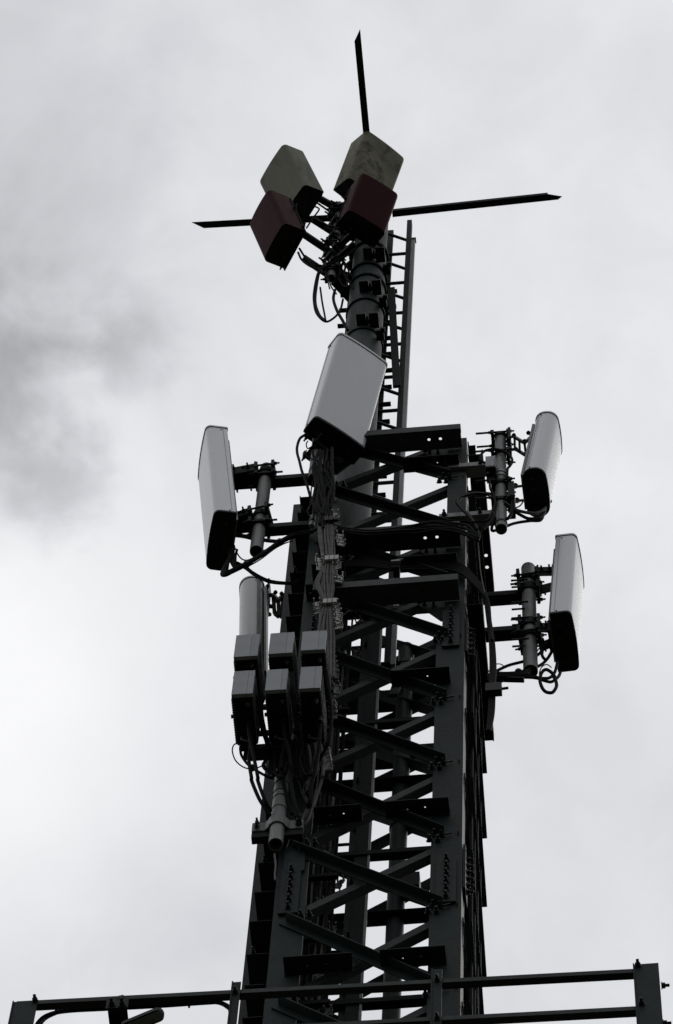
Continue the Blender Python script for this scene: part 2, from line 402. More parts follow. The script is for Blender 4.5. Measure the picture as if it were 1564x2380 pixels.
# ring beams of channel section on the front, with bolt holes through the lower flange
def ring_front(k, xr, yr, hole_px, x_left=-1.70):
    p = at(k, xr, yr, Y=9.475); z = p.z
    b = MB(); x1 = p.x
    b.bx((x_left, 9.475, z-.085), (x1, 9.483, z))
    b.plate_holes((x_left, 9.4835, z-.085), EX, EY, EZ, x1-x_left, .112, .008, [(at('K7', hx, hy, Z=z-.085).x-x_left, .048) for hx, hy in hole_px], .0095)
    b.bx((x_left, 9.4835, z-.008), (x1, 9.53, z))
    o = b.build('ring_beam', M['beam'], tower)
    return z
Z1 = ring_front('K7', 1198, 132, [(952, 218), (1040, 211)])
Z2 = ring_front('K7', 1190, 880, [(922, 970), (1013, 960)])
Z3 = ring_front('K7', 1178, 1285, [(905, 1378)])
# gussets behind the ring beams
for z in (Z1, Z2, Z3):
    for sx, key in ((-1, 'fr'), (1, 'fl')):
        x = LEGS[key].x
        m = MB().prism([(0, 0), (.24, 0), (.24, -.03), (.11, -.30), (0, -.30)], (x+sx*.02, YF+.016, z-.02), EX*sx, EZ, EY, 0, .008)
        o = m.build('gusset_plate', M['steel2'], tower)
        for q in ((.15, -.08), (.2, -.05)): bolt((x+sx*(.02+q[0]), YF+.014, z-.02+q[1]), -EY, o, BOLTS)
# ring beams on the right face: seen end-on from below as dark plates running away from the viewer
for z, y1, holes in ((Z1-.06, 10.53, ((.64, .055), (.715, .055))), (Z3-.02, 10.46, ())):
    b = MB(); y0 = 9.655
    b.plate_holes((XR+.005, y0, z), EY, EX, EZ, y1-y0, .078, .008, list(holes), .011)
    b.bx((XR+.0835, y0, z-.012), (XR+.0915, y1, z+.085))
    b.build('ring_beam', M['steel2'], tower)
# back ring beams
for z in (Z1, Z2, Z3):
    MB().angle((-1.76, YB+.01, z), (-.87, YB+.01, z), EY, EZ, .10, .09, .008).build('ring_beam', M['steel2'], tower)
# short angle brackets bolted across the legs, one pair every second panel
def cross_bracket(k, x0, y0, x1, y1, y=9.60, parent=tower):
    pl, pr = at(k, x0, y0, Y=y-.09), at(k, x1, y1, Y=y-.09); z = (pl.z+pr.z)/2
    b = MB()
    L = pr.x-pl.x
    b.plate_holes((pl.x, y-.09, z), EX, EY, EZ, L, .083, .007, [(L*.34, .05), (L*.62, .045)], .0045)
    b.bx((pl.x, y-.0065, z-.014), (pr.x, y-.001, z+.07))
    b.build('cross_bracket', M['steel2'], tower)
cross_bracket('K7', 750, 395, 1180, 366)
cross_bracket('K7', 718, 1158, 1166, 1128)
cross_bracket('L3', 658, 208, 1110, 180)
cross_bracket('L3', 617, 1215, 1105, 1184)
cross_bracket('K8', 822, 986, 1200, 962)
cross_bracket('K8', 264, 1027, 660, 1003)
cross_bracket('K8', 440, 160, 715, 148)
cross_bracket('K7', 50, 1215, 300, 1200)
cross_bracket('M7', 640, 1470, 830, 1440)
# inner horizontal struts at panel points, front to back and across the back
for i in range(2, len(LEV), 2):
    z = LEV[i]
    MB().angle((XL+.03, 10.04, z), (XR-.03, 10.04, z), EY, EZ, .045, .045, .006).build('inner_strut', M['steel2'], tower)
    MB().angle((-1.74, YB-.02, z+.05), (-.9, YB-.02, z+.05), -EY, EZ, .085, .05, .006).build('inner_strut', M['steel2'], tower)
    MB().angle((XL+.05, YF+.06, z-.05), (XL+.05, 10.42, z-.05), EX, EZ, .05, .05, .006).build('inner_strut', M['steel2'], tower)

# ------------------------------------------------------------------ upper mast
MX, MY, MR = -1.60, 9.95, .122
mast = thing('tubular_mast', 'dark grey-green round steel mast in flanged sections rising from tower head', 'mast', (MX, MY, 27.9))
zr = [at('L8', x, y, Y=MY-MR-.01).z for x, y in ((880, 700), (895, 985), (850, 1135), (820, 1458), (805, 1850))]
segs = [27.95]+sorted(zr)+[35.62]
for k in range(len(segs)-1):
    r = MR-.0035*k*.5
    MB().cyl((MX, MY, segs[k]+.003), (MX, MY, segs[k+1]-.003), r, 40).build('mast_section', M['mast'], mast)
for z in zr:
    MB().cyl((MX, MY, z-.012), (MX, MY, z+.012), MR+.010, 40).build('flange_ring', M['steel2'], mast)
bp = MB().bx((MX-.2, MY-.2, 27.925), (MX+.2, MY+.2, 27.949)).build('base_plate', M['steel'], mast)
for dx in (-.16, -.05, .05, .16): bolt((MX+dx, MY-.17, 27.949), EZ, bp)
for k, (x, y) in enumerate(((915, 905), (865, 1335), (830, 1770))):     # pairs of black clamp lugs on the near side
    p = at('L8', x, y, Y=MY-MR-.02); o = MB()
    for sx in (-1, 1): o.box((p.x+sx*.042, MY-MR-.02, p.z), EX, EY, EZ, (.062, .105, .03))
    o.box((p.x, MY-MR-.014, p.z+.0), EX, EY, EZ, (.026, .03, .03)); o.cyl((p.x, MY-MR-.06, p.z-.03), (p.x, MY-MR, p.z-.03), .008, 8)
    o.build('clamp_lug', M['cap'], mast)
    q = at('L8', x+165, y+190, Y=MY-.1); o = MB().box(q, EX, EY, EZ, (.05, .07, .035)); o.box(q+Vector((.02, -.04, -.02)), EX, EY, EZ, (.03, .03, .03))
    o.build('clamp_lug', M['cap'], mast)
# ------------------------------------------------------------------ three flat spikes at the mast head
ZB = 35.51
def spike(tip, root, label):
    tip, root = Vector(tip), Vector(root); d = (tip-root); L = d.length; d.normalize(); s = d.cross(EZ)
    m = MB(); w = .024
    prof = [(0, -w), (L-.03, -w), (L, -w*.2), (L-.10, w), (0, w)] if d.x > .5 else [(0, -w), (L, -w), (L-.085, w), (0, w)]
    m.prism(prof, root, d, s, EZ, -.004, .004)
    m.prism([(0, w-.006), (L-.10, w-.006), (L-.10, w), (0, w)], root, d, s, EZ, .0045, .04)
    o = m.build('flat_spike', M['steel2']); tag(o, label, 'metal arm', 'flat arms at the mast head')
c0 = Vector((MX, 10.0, ZB))
tu = at('V', 829, 68, Z=ZB); tr = at('V', 1306, 455, Z=ZB); tl = at('V', 446, 524, Z=ZB)
spike(tu, c0+Vector((0, -.13, 0)), 'dark flat pointed arm reaching straight up in the picture from mast head')
spike(tr, c0+Vector((.13, 0, 0)), 'long dark flat pointed arm reaching right from behind the red box antenna')
spike(tl, c0+Vector((-.13, 0, 0)), 'dark flat pointed arm reaching left behind the maroon box antenna')

# ------------------------------------------------------------------ box antennas at the mast head
def box_antenna(c, yaw, tilt, roll, dims, m, capm, label, group, rf=.035, ribs=True):
    w, n, h = axes(yaw, tilt, roll); c = Vector(c); W, D, H = dims
    t = thing('box_antenna', label, 'antenna', c-h*H/2, group)
    prof = rounded(W, D, rf, .006, 6, .006)
    b = MB().prism(prof, c, w, n, h, -H/2+.004, H/2-.02, True, False)
    top = [(x*.985, y*.985) for x, y in prof]; top2 = [(x*.93, y*.93-.004) for x, y in prof]; N_ = len(prof)
    for lo, hi, h0, h1 in ((prof, top, H/2-.02, H/2-.006), (top, top2, H/2-.006, H/2)):
        vs = [c+w*p[0]+n*p[1]+h*h0 for p in lo]+[c+w*p[0]+n*p[1]+h*h1 for p in hi]
        b.add(vs, [(i, (i+1) % N_, N_+(i+1) % N_, N_+i) for i in range(N_)], True)
    vs = [c+w*p[0]+n*p[1]+h*H/2 for p in top2]; b.add(vs, [tuple(range(N_))])
    o = b.build('radome', M[m], t)
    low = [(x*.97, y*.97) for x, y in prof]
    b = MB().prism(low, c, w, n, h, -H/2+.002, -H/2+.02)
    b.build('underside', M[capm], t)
    b = MB()
    for x0, x1, y0, y1 in (((-W/2-.006, W/2+.006, -D/2-.008, -D/2-.001) if m == 'maroon' else (-W/2+.03, W/2-.03, -D/2-.012, -D/2-.002)),):
        b.prism([(x0, y0), (x1, y0), (x1, y1), (x0, y1)], c, w, n, h, -H/2-(.02 if m == 'maroon' else -.02), H/2-.03)
    bk = b.build('back_plate', M['steel2'], t)
    for k in ((0, 2) if m == 'maroon' else ()): bolt(c+w*(W/2+.006)-n*(D/2-.0)+h*(-H/2+.05+k*(H-.1)/3), w, bk, BOLTS); bolt(c-w*(W/2+.006)-n*(D/2)+h*(-H/2+.05+k*(H-.1)/3), -w, bk, BOLTS)
    for sx in (-.06, .07):
        MB().cyl(c+w*sx-n*D*.2-h*(H/2-.004), c+w*sx-n*D*.2-h*(H/2+.035), .013, 10).build('connector', M['bolt'], t)
    return w, n, h, t
fits = {}
fits['wl'] = box_antenna((-2.16, 9.685, 35.3), 213.8, 22.2, -4.8, (.358, .171, .586), 'oldgrey', 'cap', 'weathered grey box antenna at upper left of the mast head', 'box antennas at the mast head')
fits['wr'] = box_antenna((-1.595, 9.636, 35.3), -41.7, 28.2, 7.4, (.361, .193, .522), 'oldgrey2', 'cap', 'topmost grey box antenna with mould stains, right under the upright arm', 'box antennas at the mast head')
fits['rl'] = box_antenna((-2.226, 9.68, 34.3), 211.7, 16.6, -2.5, (.312, .163, .547), 'maroon', 'capmaroon', 'maroon box antenna on the left below the grey one', 'box antennas at the mast head')
fits['rr'] = box_antenna((-1.576, 9.593, 34.3), -51.1, 24.4, 2.2, (.308, .158, .433), 'maroon', 'capmaroon', 'dark maroon box antenna in front of the mast top', 'box antennas at the mast head')
# two short stand-off pipes beside the mast and the arms that carry the boxes
def standpipe(k, xt, yt, xb, yb, y, r, label):
    pt, pb = at(k, xt, yt, Y=y-r), at(k, xb, yb, Y=y); x = (pt.x+pb.x)/2
    t = thing('mounting_pipe', label, 'pipe', (x, y, pb.z), 'vertical antenna mounting pipes')
    MB().pipe((x, y, pb.z), (x, y, pt.z), r).build('pipe', M['galv'], t)
    return Vector((x, y, pb.z)), Vector((x, y, pt.z)), t
u0, u1, ut = standpipe('L8', 455, 195, 410, 655, 9.88, .030, 'upper stub pipe left of mast top behind the grey box antenna')
l0, l1, lt = standpipe('L8', 375, 830, 345, 1215, 9.86, .030, 'lower stub pipe left of mast beneath the red boxes')
def clamp(p, u, r, parent, rod=.09, m='steel2', w=.13, h=.07, both=True):
    """split pipe clamp: two plates across u with threaded rods along u"""
    v = EZ.cross(u).normalized(); b = MB()
    b.box(p+u*(r+.012), u, v, EZ, (.018, w, h)); b.box(p-u*(r+.012), u, v, EZ, (.018, w, h))
    for k in range(8):      # shell that hugs the pipe
        a0 = 2*math.pi*k/8; b.box(p+(u*math.cos(a0)+v*math.sin(a0))*(r+.005), u*math.cos(a0)+v*math.sin(a0), v*math.cos(a0)-u*math.sin(a0), EZ, (.008, r*.9, h*.7))
    o = b.build('pipe_clamp', M[m], parent)
    for s in (-1, 1):
        q = p+v*(s*w*.38); z = EZ*(h*.22*s)
        MB().cyl(q-u*(r+.03)+z, q+u*(r+rod)+z, .0065, 7).build('threaded_rod', M['bolt'], o)
        bolt(q+u*(r+.021)+z, u, o, BOLTS); bolt(q-u*(r+.021)+z, -u, o, BOLTS)
    return o
def arm(p0, p1, w, h, parent, m='steel2', name='support_arm'):
    return MB().bar(p0, p1, EZ, w, h).build(name, M[m], parent)
for a0, a1, z, tt, bb in (((120, 120), (430, 295), 35.25, ut, u0), ((90, 425), (380, 610), 34.95, ut, u0), ((-40, 615), (340, 870), 34.5, lt, l0), ((-20, 945), (300, 1160), 34.05, lt, l0)):
    e0, e1 = at('L8', *a0, Z=z), at('L8', *a1, Z=z)
    arm(e0, e1, .042, .045, tt); clamp(Vector((bb.x, bb.y, z)), (e0-e1).normalized(), .03, tt, .06, w=.11)
for (key, pipe_t, zs) in (('wr', ut, (35.3,)), ('rr', lt, (34.25, 33.95))):
    w, n, h, t = fits[key]; c = WPOS[t.name]; base = u0 if key == 'wr' else l0
    for z in zs:
        e0 = Vector((c.x, c.y, z))-Vector((n.x, n.y, 0)).normalized()*.08
        arm(e0, Vector((base.x, base.y, z)), .04, .045, pipe_t)
        clamp(Vector((base.x, base.y, z-.07)), (e0-Vector((base.x, base.y, z))).normalized(), .03, pipe_t, .05, w=.10)
# out-riggers from the mast to the stub pipes
for z, t, b_ in ((35.2, ut, u0), (34.75, ut, u0), (34.35, lt, l0), (33.75, lt, l0)):
    arm(Vector((b_.x, b_.y, z)), Vector((MX-.02, MY, z)), .055, .06, t)
    clamp(Vector((b_.x, b_.y, z)), EX, .03, t, .05)
p0, p1 = at('L8', 400, 1230, Z=33.65), at('L8', 650, 1500, Z=33.65)
arm(p0, p1, .075, .05, lt); MB().bar(at('L8', 590, 990, Z=34.3), at('L8', 720, 1150, Z=34.3), EZ, .07, .05).build('support_arm', M['steel2'], lt)
o = MB().box(at('L8', 650, 910, Z=34.6), EX, EY, EZ, (.07, .09, .09)).build('junction_bracket', M['steel2'], lt)
# hooked stay rods between the boxes
tag(MB().tube(spline([at('L8', 20, 555, Z=34.7), at('L8', 100, 430, Z=34.75), at('L8', 185, 315, Z=34.85), at('L8', 175, 285, Z=34.88), at('L8', 140, 270, Z=34.9)]), .006).build('stay_rod', M['steel2']), 'thin hooked stay rod between the two left box antennas', 'rod')
tag(MB().cyl(at('L8', 165, 220, Z=35.0), at('L8', 420, 400, Z=35.0), .007, 8).build('stay_rod', M['steel2']), 'thin straight stay rod from left grey box to the mast', 'rod')
tag(MB().cyl(at('L8', 520, 630, Y=9.7), at('L8', 405, 800, Y=9.86), .006, 8).build('stay_rod', M['steel2']), 'thin rod slanting below the front maroon box', 'rod')

# ------------------------------------------------------------------ climbing ladder and cable ladder on the mast
lad = thing('climbing_ladder', 'narrow steel climbing ladder up the right side of the mast', 'ladder', (-1.3, 10.2, 27.9))
LY = 10.16
def vline(k, pts, y):
    q = [at(k, *p, Y=y) for p in pts]; return sum(a.x for a in q)/len(q), q
xa, qa = vline('L8', ((1405, 500), (1370, 900), (1300, 1650)), LY)
xb_, qb = vline('L8', ((1435, 760), (1400, 1150), (1345, 1850)), LY)
ztop, ztop2 = at('L8', 1408, 478, Y=LY).z, at('L8', 1440, 712, Y=LY).z
MB().bx((xa-.018, LY-.022, 27.2), (xa+.016, LY+.03, ztop)).build('rail', M['steel2'], lad)  # dark and pale rails put a rail's shaded and lit faces into colour
MB().bx((xb_-.016, LY-.010, 27.2), (xb_+.019, LY+.02, ztop2)).build('rail', M['galv'], lad)
MB().bx((xb_-.02, LY-.016, ztop2), (xb_+.026, LY+.024, ztop2+.02)).build('rail_cap', M['galv'], lad)
x_left_rail = xa-.36
MB().bx((x_left_rail-.018, LY-.02, 27.2), (x_left_rail+.018, LY+.02, ztop-.3)).build('rail', M['steel2'], lad)
zz = at('L8', 1250, 893, Y=LY).z; dz = .685
k = 0
while zz-k*dz > 27.4:
    z = zz-k*dz
    MB().bar((x_left_rail, LY, z), (xa, LY, z), EZ, .020, .016).build('rung', M['beam'], lad)
    MB().bar((xa-.145, LY-.065, z+.30), (xa, LY, z+.30), EZ, .018, .018).build('standoff', M['beam'], lad)
    k += 1
cl_ = thing('cable_ladder', 'flat-runged cable ladder running up behind the mast', 'cable ladder', (MX, 10.2, 27.9))
z = at('K3', 500, 830, Y=10.14).z; xl = at('K3', 470, 900, Y=10.14).x; xr = at('K3', 1018, 730, Y=10.14).x
for k in range(-1, 14):
    MB().bx((xl, 10.14, z-k*.345), (xr, 10.17, z-k*.345+.012)).build('rung', M['steel2'], cl_)
MB().bx((xr-.10, 10.176, 27.2), (xr-.055, 10.20, z+1.9)).build('rail', M['steel2'], cl_)
MB().bx((xl+.05, 10.176, 27.2), (xl+.09, 10.20, z+1.2)).build('rail', M['steel2'], cl_)
tag(MB().bar(at('K3', 968, 640, Y=10.09), at('K3', 1020, 1560, Y=10.09), EX, .02, .05).build('brace_bar', M['steel2']), 'dark slanting flat bar between the mast and the ladder rail', 'bar')
# tower ladder: light flat rail and dark channel rail down the middle of the lattice
tl_ = thing('tower_ladder', 'tall ladder rail pair running down the middle inside the lattice', 'ladder', (-1.42, 10.08, 19))
TLY = 10.08
xA = (at('M1', 1035, 600, Y=TLY).x+at('L3', 400, 1000, Y=TLY).x)/2; xB = (at('M1', 1150, 600, Y=TLY).x+at('L3', 480, 1100, Y=TLY).x)/2
MB().bx((xA-.026, TLY-.008, 18.8), (xA+.024, TLY+.008, 27.6)).build('rail', M['beam'], tl_)
MB().bx((xB-.045, TLY-.03, 18.8), (xB+.02, TLY+.04, 27.6)).build('rail', M['steel2'], tl_)
MB().bx((xB+.022, TLY-.034, 18.8), (xB+.034, TLY-.022, 27.6)).build('rail_lip', M['galv'], tl_)
for k in range(26):
    z = 19.2+k*.32
    MB().cyl((xA-.34, TLY+.02, z), (xA-.03, TLY+.02, z), .009, 8).build('rung', M['steel2'], tl_)
    if k % 2: bolt((xA, TLY-.008, z+.1), -EY, tl_, BOLTS)
MB().bx((xA-.36, TLY-.006, 18.8), (xA-.33, TLY+.05, 27.6)).build('rail', M['steel2'], tl_)
# inner round pole near the rear face
po = thing('inner_pole', 'round grey-green pole standing inside the rear of the lattice', 'pole', (-1.297, 10.46, 19))
MB().cyl((-1.297, 10.46, 18.5), (-1.297, 10.46, 28.2), .046, 28).build('tube', M['mast'], po)
for z in (22.2, 25.6):
    MB().cyl((-1.297, 10.46, z), (-1.297, 10.46, z+.03), .052, 24).build('flange_ring', M['steel2'], po)
for kx, ky in ((1000, 620),):
    p = at('K8', kx, ky, Y=10.38); MB().box(p, EX, EY, EZ, (.10, .09, .16)).build('clamp_lug', M['cap'], po)
MB().bar((-1.35, 10.36, 27.25), (-1.28, 10.40, 27.9), EY, .05, .02).build('guide_plate', M['beam'], po)
MB().bar((-1.20, 10.36, 27.25), (-1.26, 10.40, 27.8), EY, .05, .02).build('guide_plate', M['beam'], po)

# ------------------------------------------------------------------ panel antennas
def panel(c, yaw, tilt, roll, dims, label, rf=.03, rb=.008, bulge=.006, m='radome', rim=True):
    w, n, h = axes(yaw, tilt, roll); c = Vector(c); W, D, H = dims
    t = thing('panel_antenna', label, 'antenna', c-h*H/2, 'panel antennas')
    prof = rounded(W, D, rf, rb, 7, bulge)
    MB().prism(prof, c, w, n, h, -H/2+.02, H/2-.016, True, False).build('radome', M[m], t)
    big_ = [(x*(1+.008/W), y*(1+.008/D)) for x, y in prof]
    b = MB().prism(big_, c, w, n, h, H/2-.015, H/2+.004, False); b.build('top_cap', M['radome'] if rim else M[m], t)
    b = MB().prism([(x*(1+.003/W), y*(1+.003/D)) for x, y in prof], c, w, n, h, H/2-.021, H/2-.0155); b.build('under_rim_line', M['cap'], t)  # thin dark line below the overhanging rim of the top cap
    bc = MB().prism([(x*(1+.003/W), y*(1+.003/D)) for x, y in prof], c, w, n, h, -H/2, -H/2+.021).build('bottom_cap', M['cap'], t)
    MB().prism([(-W*.36, -D/2-.016), (W*.36, -D/2-.016), (W*.36, -D/2-.001), (-W*.36, -D/2-.001)], c, w, n, h, -H/2+.03, H/2-.08).build('back_plate', M['galv'], t)
    for sx in (-1, 1):
        for hz in (-H/2+.035, H/2-.05): MB().cyl(c+w*(sx*(W/2-.0005))-n*D*.2+h*hz, c+w*(sx*(W/2+.003))-n*D*.2+h*hz, .005, 8).build('screw', M['bolt'], t)
        MB().prism([(sx*W/2-.0015, -D*.30), (sx*W/2+.0015, -D*.30), (sx*W/2+.0015, -D*.285), (sx*W/2-.0015, -D*.285)], c, w, n, h, -H/2+.022, H/2-.022).build('seam', M['galv'], t)
    for i in range(4):
        q = c+w*(-W*.3+i*W*.2)-n*(D*.12)-h*(H/2)
        MB().cyl(q, q-h*.03, .012, 10).build('connector', M['bolt'], bc)
    return w, n, h, t, c
def pipe_thing(x, y, z0, z1, r, label):
    t = thing('mounting_pipe', label, 'pipe', (x, y, z0), 'vertical antenna mounting pipes')
    p = MB().pipe((x, y, z0), (x, y, z1), r).build('pipe', M['galv'], t)
    MB().cyl((x, y, z1+.001), (x, y, z1+.012), r+.001, 20).build('end_cap', M['galv'], t)
    return t
def bracket(pan, zrel, pipe, r, parent, hh=.075, web=True, spread=.055):
    """tilt bracket between the back of a panel and its pipe, at height zrel along the panel"""
    w, n, h, t, c = pan
    a = c-n*(.08)+h*zrel; p = Vector((pipe[0], pipe[1], a.z)); d = (p-a); d.z = 0; L = d.length; d.normalize(); v = EZ.cross(d)
    e = p-d*(r+.02); mid_ = (a+e)/2; mid_.z = a.z
    b = MB()
    for s in (-1, 1):
        b.bar(a+v*(s*spread*.8), e+v*(s*spread), EZ, .007, hh)
    if web: b.bar(a-EZ*hh*.2, e-EZ*hh*.2, EZ, spread*1.7, .006)
    b.box(e, d, v, EZ, (.01, spread*2.4, hh*1.25))
    b.box(a, d, v, EZ, (.02, spread*2.2, hh*1.1))
    o = b.build('tilt_bracket', M['steel2'], parent)
    for s in (-1, 1):
        for q in (.25, .75): bolt(a.lerp(e, q)+v*(s*(spread+.004)), v*s, o, BOLTS)
        bolt(e+v*(s*spread*.8)+EZ*hh*.5, EZ, o, BOLTS)
    clamp(p, -d, r, parent, .10, w=.15, h=.08)
    return p
# left panel
PL = panel((-2.342, 9.619, 28.7), 193.6, 5.0, .1, (.358, .129, 1.444), 'white panel antenna on the far left, facing left', .035)
pt, pb = at('K4', 830, 577, Y=9.58), at('K4', 705, 1490, Y=9.62); lx = (pt.x+pb.x)/2
LP = pipe_thing(lx, 9.62, pb.z, pt.z, .038, 'short grey mounting pipe behind the left panel antenna')
bracket(PL, .32, (lx, 9.62), .038, LP, .12)
bracket(PL, -.42, (lx, 9.62), .038, LP, .10)
for y in (765, 1255):
    p = at('K4', 1030, y, Y=9.64); o = arm(Vector((lx, 9.64, p.z)), Vector((XL+.05, 9.64, p.z)), .058, .06, LP)
    clamp(Vector((lx, 9.62, p.z)), EX, .038, LP, .07, w=.12)
# centre panel and its pipe in front of the left leg
PC = panel((-1.583, 9.372, 29.6), -50.3, 10.6, 0, (.36, .13, 1.11), 'large grey panel antenna in front of the mast, widest in the picture', .032)
q1 = at('L7', 310, 655, Y=9.50)
CP = pipe_thing(q1.x, 9.50, q1.z, 29.75, .038, 'dark mounting pipe under the large centre panel antenna')
for z in (29.35, 29.0): clamp(Vector((q1.x, 9.50, z)), axes(-50, 0)[1], .038, CP, .08)
for z in (28.95, 29.6): arm(Vector((q1.x+.02, 9.50, z)), Vector((-1.72, 9.60, z)), .05, .05, CP)
w, n, h, t, c = PC
for zrel in (-.3, .3):
    a = c-n*.08+h*zrel; arm(a, Vector((q1.x, 9.5, a.z)), .06, .06, CP, name='tilt_bracket')
for y, r in ((575, .043), (490, .041)):
    z = at('L7', 315, y, Y=9.46).z; MB().cyl((q1.x, 9.5, z-.012), (q1.x, 9.5, z+.012), r, 20).build('pipe_collar', M['cap'], CP)
for z0, z1 in ((at('L7', 275, 1190, Y=9.5).z, at('L7', 290, 1080, Y=9.5).z),):
    x = at('L7', 280, 1130, Y=9.5).x; t2 = thing('cable_gland', 'small grey cylindrical connector hanging by the left leg', 'connector', (x, 9.5, z0))
    MB().cyl((x, 9.5, z0), (x, 9.5, z1), .017, 14).build('body', M['galv'], t2); MB().cyl((x, 9.5, (z0+z1)/2-.01), (x, 9.5, (z0+z1)/2+.01), .02, 14).build('collar', M['cap'], t2)
# upper right panel
PU = panel((-.433, 9.566, 28.7), -2.4, 4.6, -1.0, (.293, .132, 1.028), 'rounded grey panel antenna at upper right, facing right', .062, .055, .004)
q0, q1b = at('L4', 490, 1868, Y=9.57), at('L4', 470, 520, Y=9.54); ux = (q0.x+q1b.x)/2
UP = pipe_thing(ux, 9.57, q0.z, q1b.z+.05, .0335, 'cluttered mounting pipe beside the upper right panel antenna')
for y in (560, 820, 1250, 1500): clamp(at('L4', 480, y, Y=9.57)*1.0 if False else Vector((ux, 9.57, at('L4', 480, y, Y=9.57).z)), -EX, .0335, UP, .11, w=.10, h=.05)
for y, r in ((1720, .0365), (1010, .038), (1060, .038), (1180, .037)):
    z = at('L4', 490, y, Y=9.535).z; MB().cyl((ux, 9.57, z-.012), (ux, 9.57, z+.012), r, 20).build('pipe_collar', M['cap'] if y > 1100 else M['bright'], UP)
MB().box(Vector((ux+.055, 9.57, at('L4', 540, 620, Y=9.57).z)), EX, EY, EZ, (.016, .12, .20)).build('clamp_plate', M['steel2'], UP)
MB().box(Vector((ux+.06, 9.60, at('L4', 580, 1380, Y=9.57).z)), EX, EY, EZ, (.035, .13, .28)).build('clamp_plate', M['steel2'], UP)
zb = at('L4', 760, 640, Y=9.56).z
o = MB()
def zp(x, y): return at('L4', x, y, Z=zb)
for a, b_ in (((665, 530), (825, 625)), ((825, 625), (935, 520)), ((700, 715), (855, 812)), ((855, 812), (900, 770)), ((680, 530), (685, 720)), ((750, 590), (755, 760)), ((825, 625), (845, 810))):
    o.bar(zp(*a), zp(*b_), EZ, .014, .03)
o.build('scissor_bracket', M['galv'], UP)
for x, y in ((670, 515), (825, 600), (880, 480), (700, 715), (600, 560), (610, 690)): bolt(zp(x, y), EZ, UP, BOLTS)
for a, b_ in (((590, 530), (665, 530)), ((600, 715), (690, 715)), ((600, 1245), (790, 1245)), ((630, 1450), (810, 1450)), ((880, 490), (960, 475))):
    MB().tube(spline([at('L4', *a, Z=zb if a[1] < 1000 else zb-.35), at('L4', (a[0]+b_[0])/2, a[1]+8, Z=zb if a[1] < 1000 else zb-.35), at('L4', *b_, Z=zb if a[1] < 1000 else zb-.35)]), .008, 6).build('link_rod', M['galv'], UP)
for x, y in ((690, 1245), (715, 1455)): bolt(at('L4', x, y, Z=zb-.34), EZ, UP)
for y in (945, 1640):       # horizontal angles clamped across the front of the right leg
    p = at('M5', 250, (580 if y == 945 else 1270), Y=9.575); x0 = at('M5', 95, 600, Y=9.575).x
    b = MB().angle((x0, 9.575, p.z-.045), (ux-.03, 9.575, p.z-.045), EZ, EY if False else -EY*-1, .06, .075, .006); b.build('support_angle', M['galv'], UP)
    bolt(Vector((x0+.03, 9.574, p.z-.02)), -EY, UP); bolt(Vector((ux-.12, 9.574, p.z-.02)), -EY, UP, BOLTS)
# small grey box on that pipe
bxp = at('L4', 335, 1000, Y=9.52); t2 = thing('junction_box', 'small grey box beside the upper right mounting pipe', 'box', bxp)
MB().box(bxp, EX, EY, EZ, (.052, .10, .165)).build('housing', M['rru'], t2); MB().box(bxp+Vector((.031, 0, 0)), EX, EY, EZ, (.006, .08, .15)).build('side_cover', M['galv'], t2)
MB().box(bxp-EZ*.095, EX, EY, EZ, (.05, .10, .02)).build('underside', M['cap'], t2)
for dx, dy in ((-.012, -.02), (.012, .02)): MB().cyl(bxp+Vector((dx, dy, -.105)), bxp+Vector((dx, dy, -.15)), .009, 8).build('connector', M['cap'], t2)
# lower right panel
PR = panel((-.335, 9.855, 27.2), -3.5, 2.3, -.2, (.344, .117, 1.214), 'white panel antenna at the far right with bright outer face', .032)
rt, rb_ = at('L5', 735, 460, Y=9.83), at('L5', 760, 1780, Y=9.87); rx = (at('L5', 738, 600, Y=9.83).x+at('L5', 755, 1500, Y=9.83).x)/2
RP = pipe_thing(rx, 9.87, rb_.z, rt.z, .040, 'plain grey mounting pipe left of the far right panel antenna')
zt_ = rt.z; bracket(PR, at('L5', 960, 680, Y=9.87).z-27.2, (rx, 9.87), .04, RP, .13, False)
bracket(PR, at('L5', 940, 1370, Y=9.87).z-27.2, (rx, 9.87), .04, RP, .13, False)
for y in (885, 1318):
    p = at('L5', 480, y, Y=9.89); arm(Vector((-.80, 9.89, p.z)), Vector((rx, 9.89, p.z)), .066, .06, RP)
    clamp(Vector((rx, 9.87, p.z+.02)), -EX, .04, RP, .06, w=.11, h=.12)
for y in (720, 990, 1180, 1440): 
    z = at('L5', 760, y, Y=9.83).z
    for dy in (-.03, .01): MB().cyl((rx-.095, 9.83+dy, z), (rx, 9.83+dy, z), .006, 7).build('threaded_rod', M['bolt'], RP)
# rear panel seen behind the radio units
bp0 = at('K6', 268, 165, Y=10.43); bt = at('K6', 268, 132, Y=10.305)
PB = panel((bp0.x+.03, 10.435, bt.z-.74), 183, 2.4, 0, (.26, .146, 1.46), 'pale grey-green rounded panel antenna standing behind the radio units', .070, .070, 0, 'radome2', False)
w, n, h, t, c = PB
MB().box(c-n*.088-w*.02, w, n, h, (.05, .010, 1.2)).build('edge_flange', M['radome'], t)
bkx = thing('tilt_bracket', 'open galvanised tilt bracket between rear panel and left leg', 'bracket', at('K6', 440, 360, Y=10.45))
zq = at('K6', 440, 330, Y=10.45).z
def kq(x, y): return at('K6', x, y, Z=zq)
o = MB()
for a, b_ in (((410, 275), (450, 330)), ((450, 330), (490, 290)), ((415, 290), (425, 420)), ((490, 290), (485, 430)), ((455, 335), (460, 440)), ((425, 420), (462, 450)), ((462, 450), (490, 430))):
    o.bar(kq(*a), kq(*b_), EZ, .022, .04)
o.build('folded_plates', M['galv'], bkx)
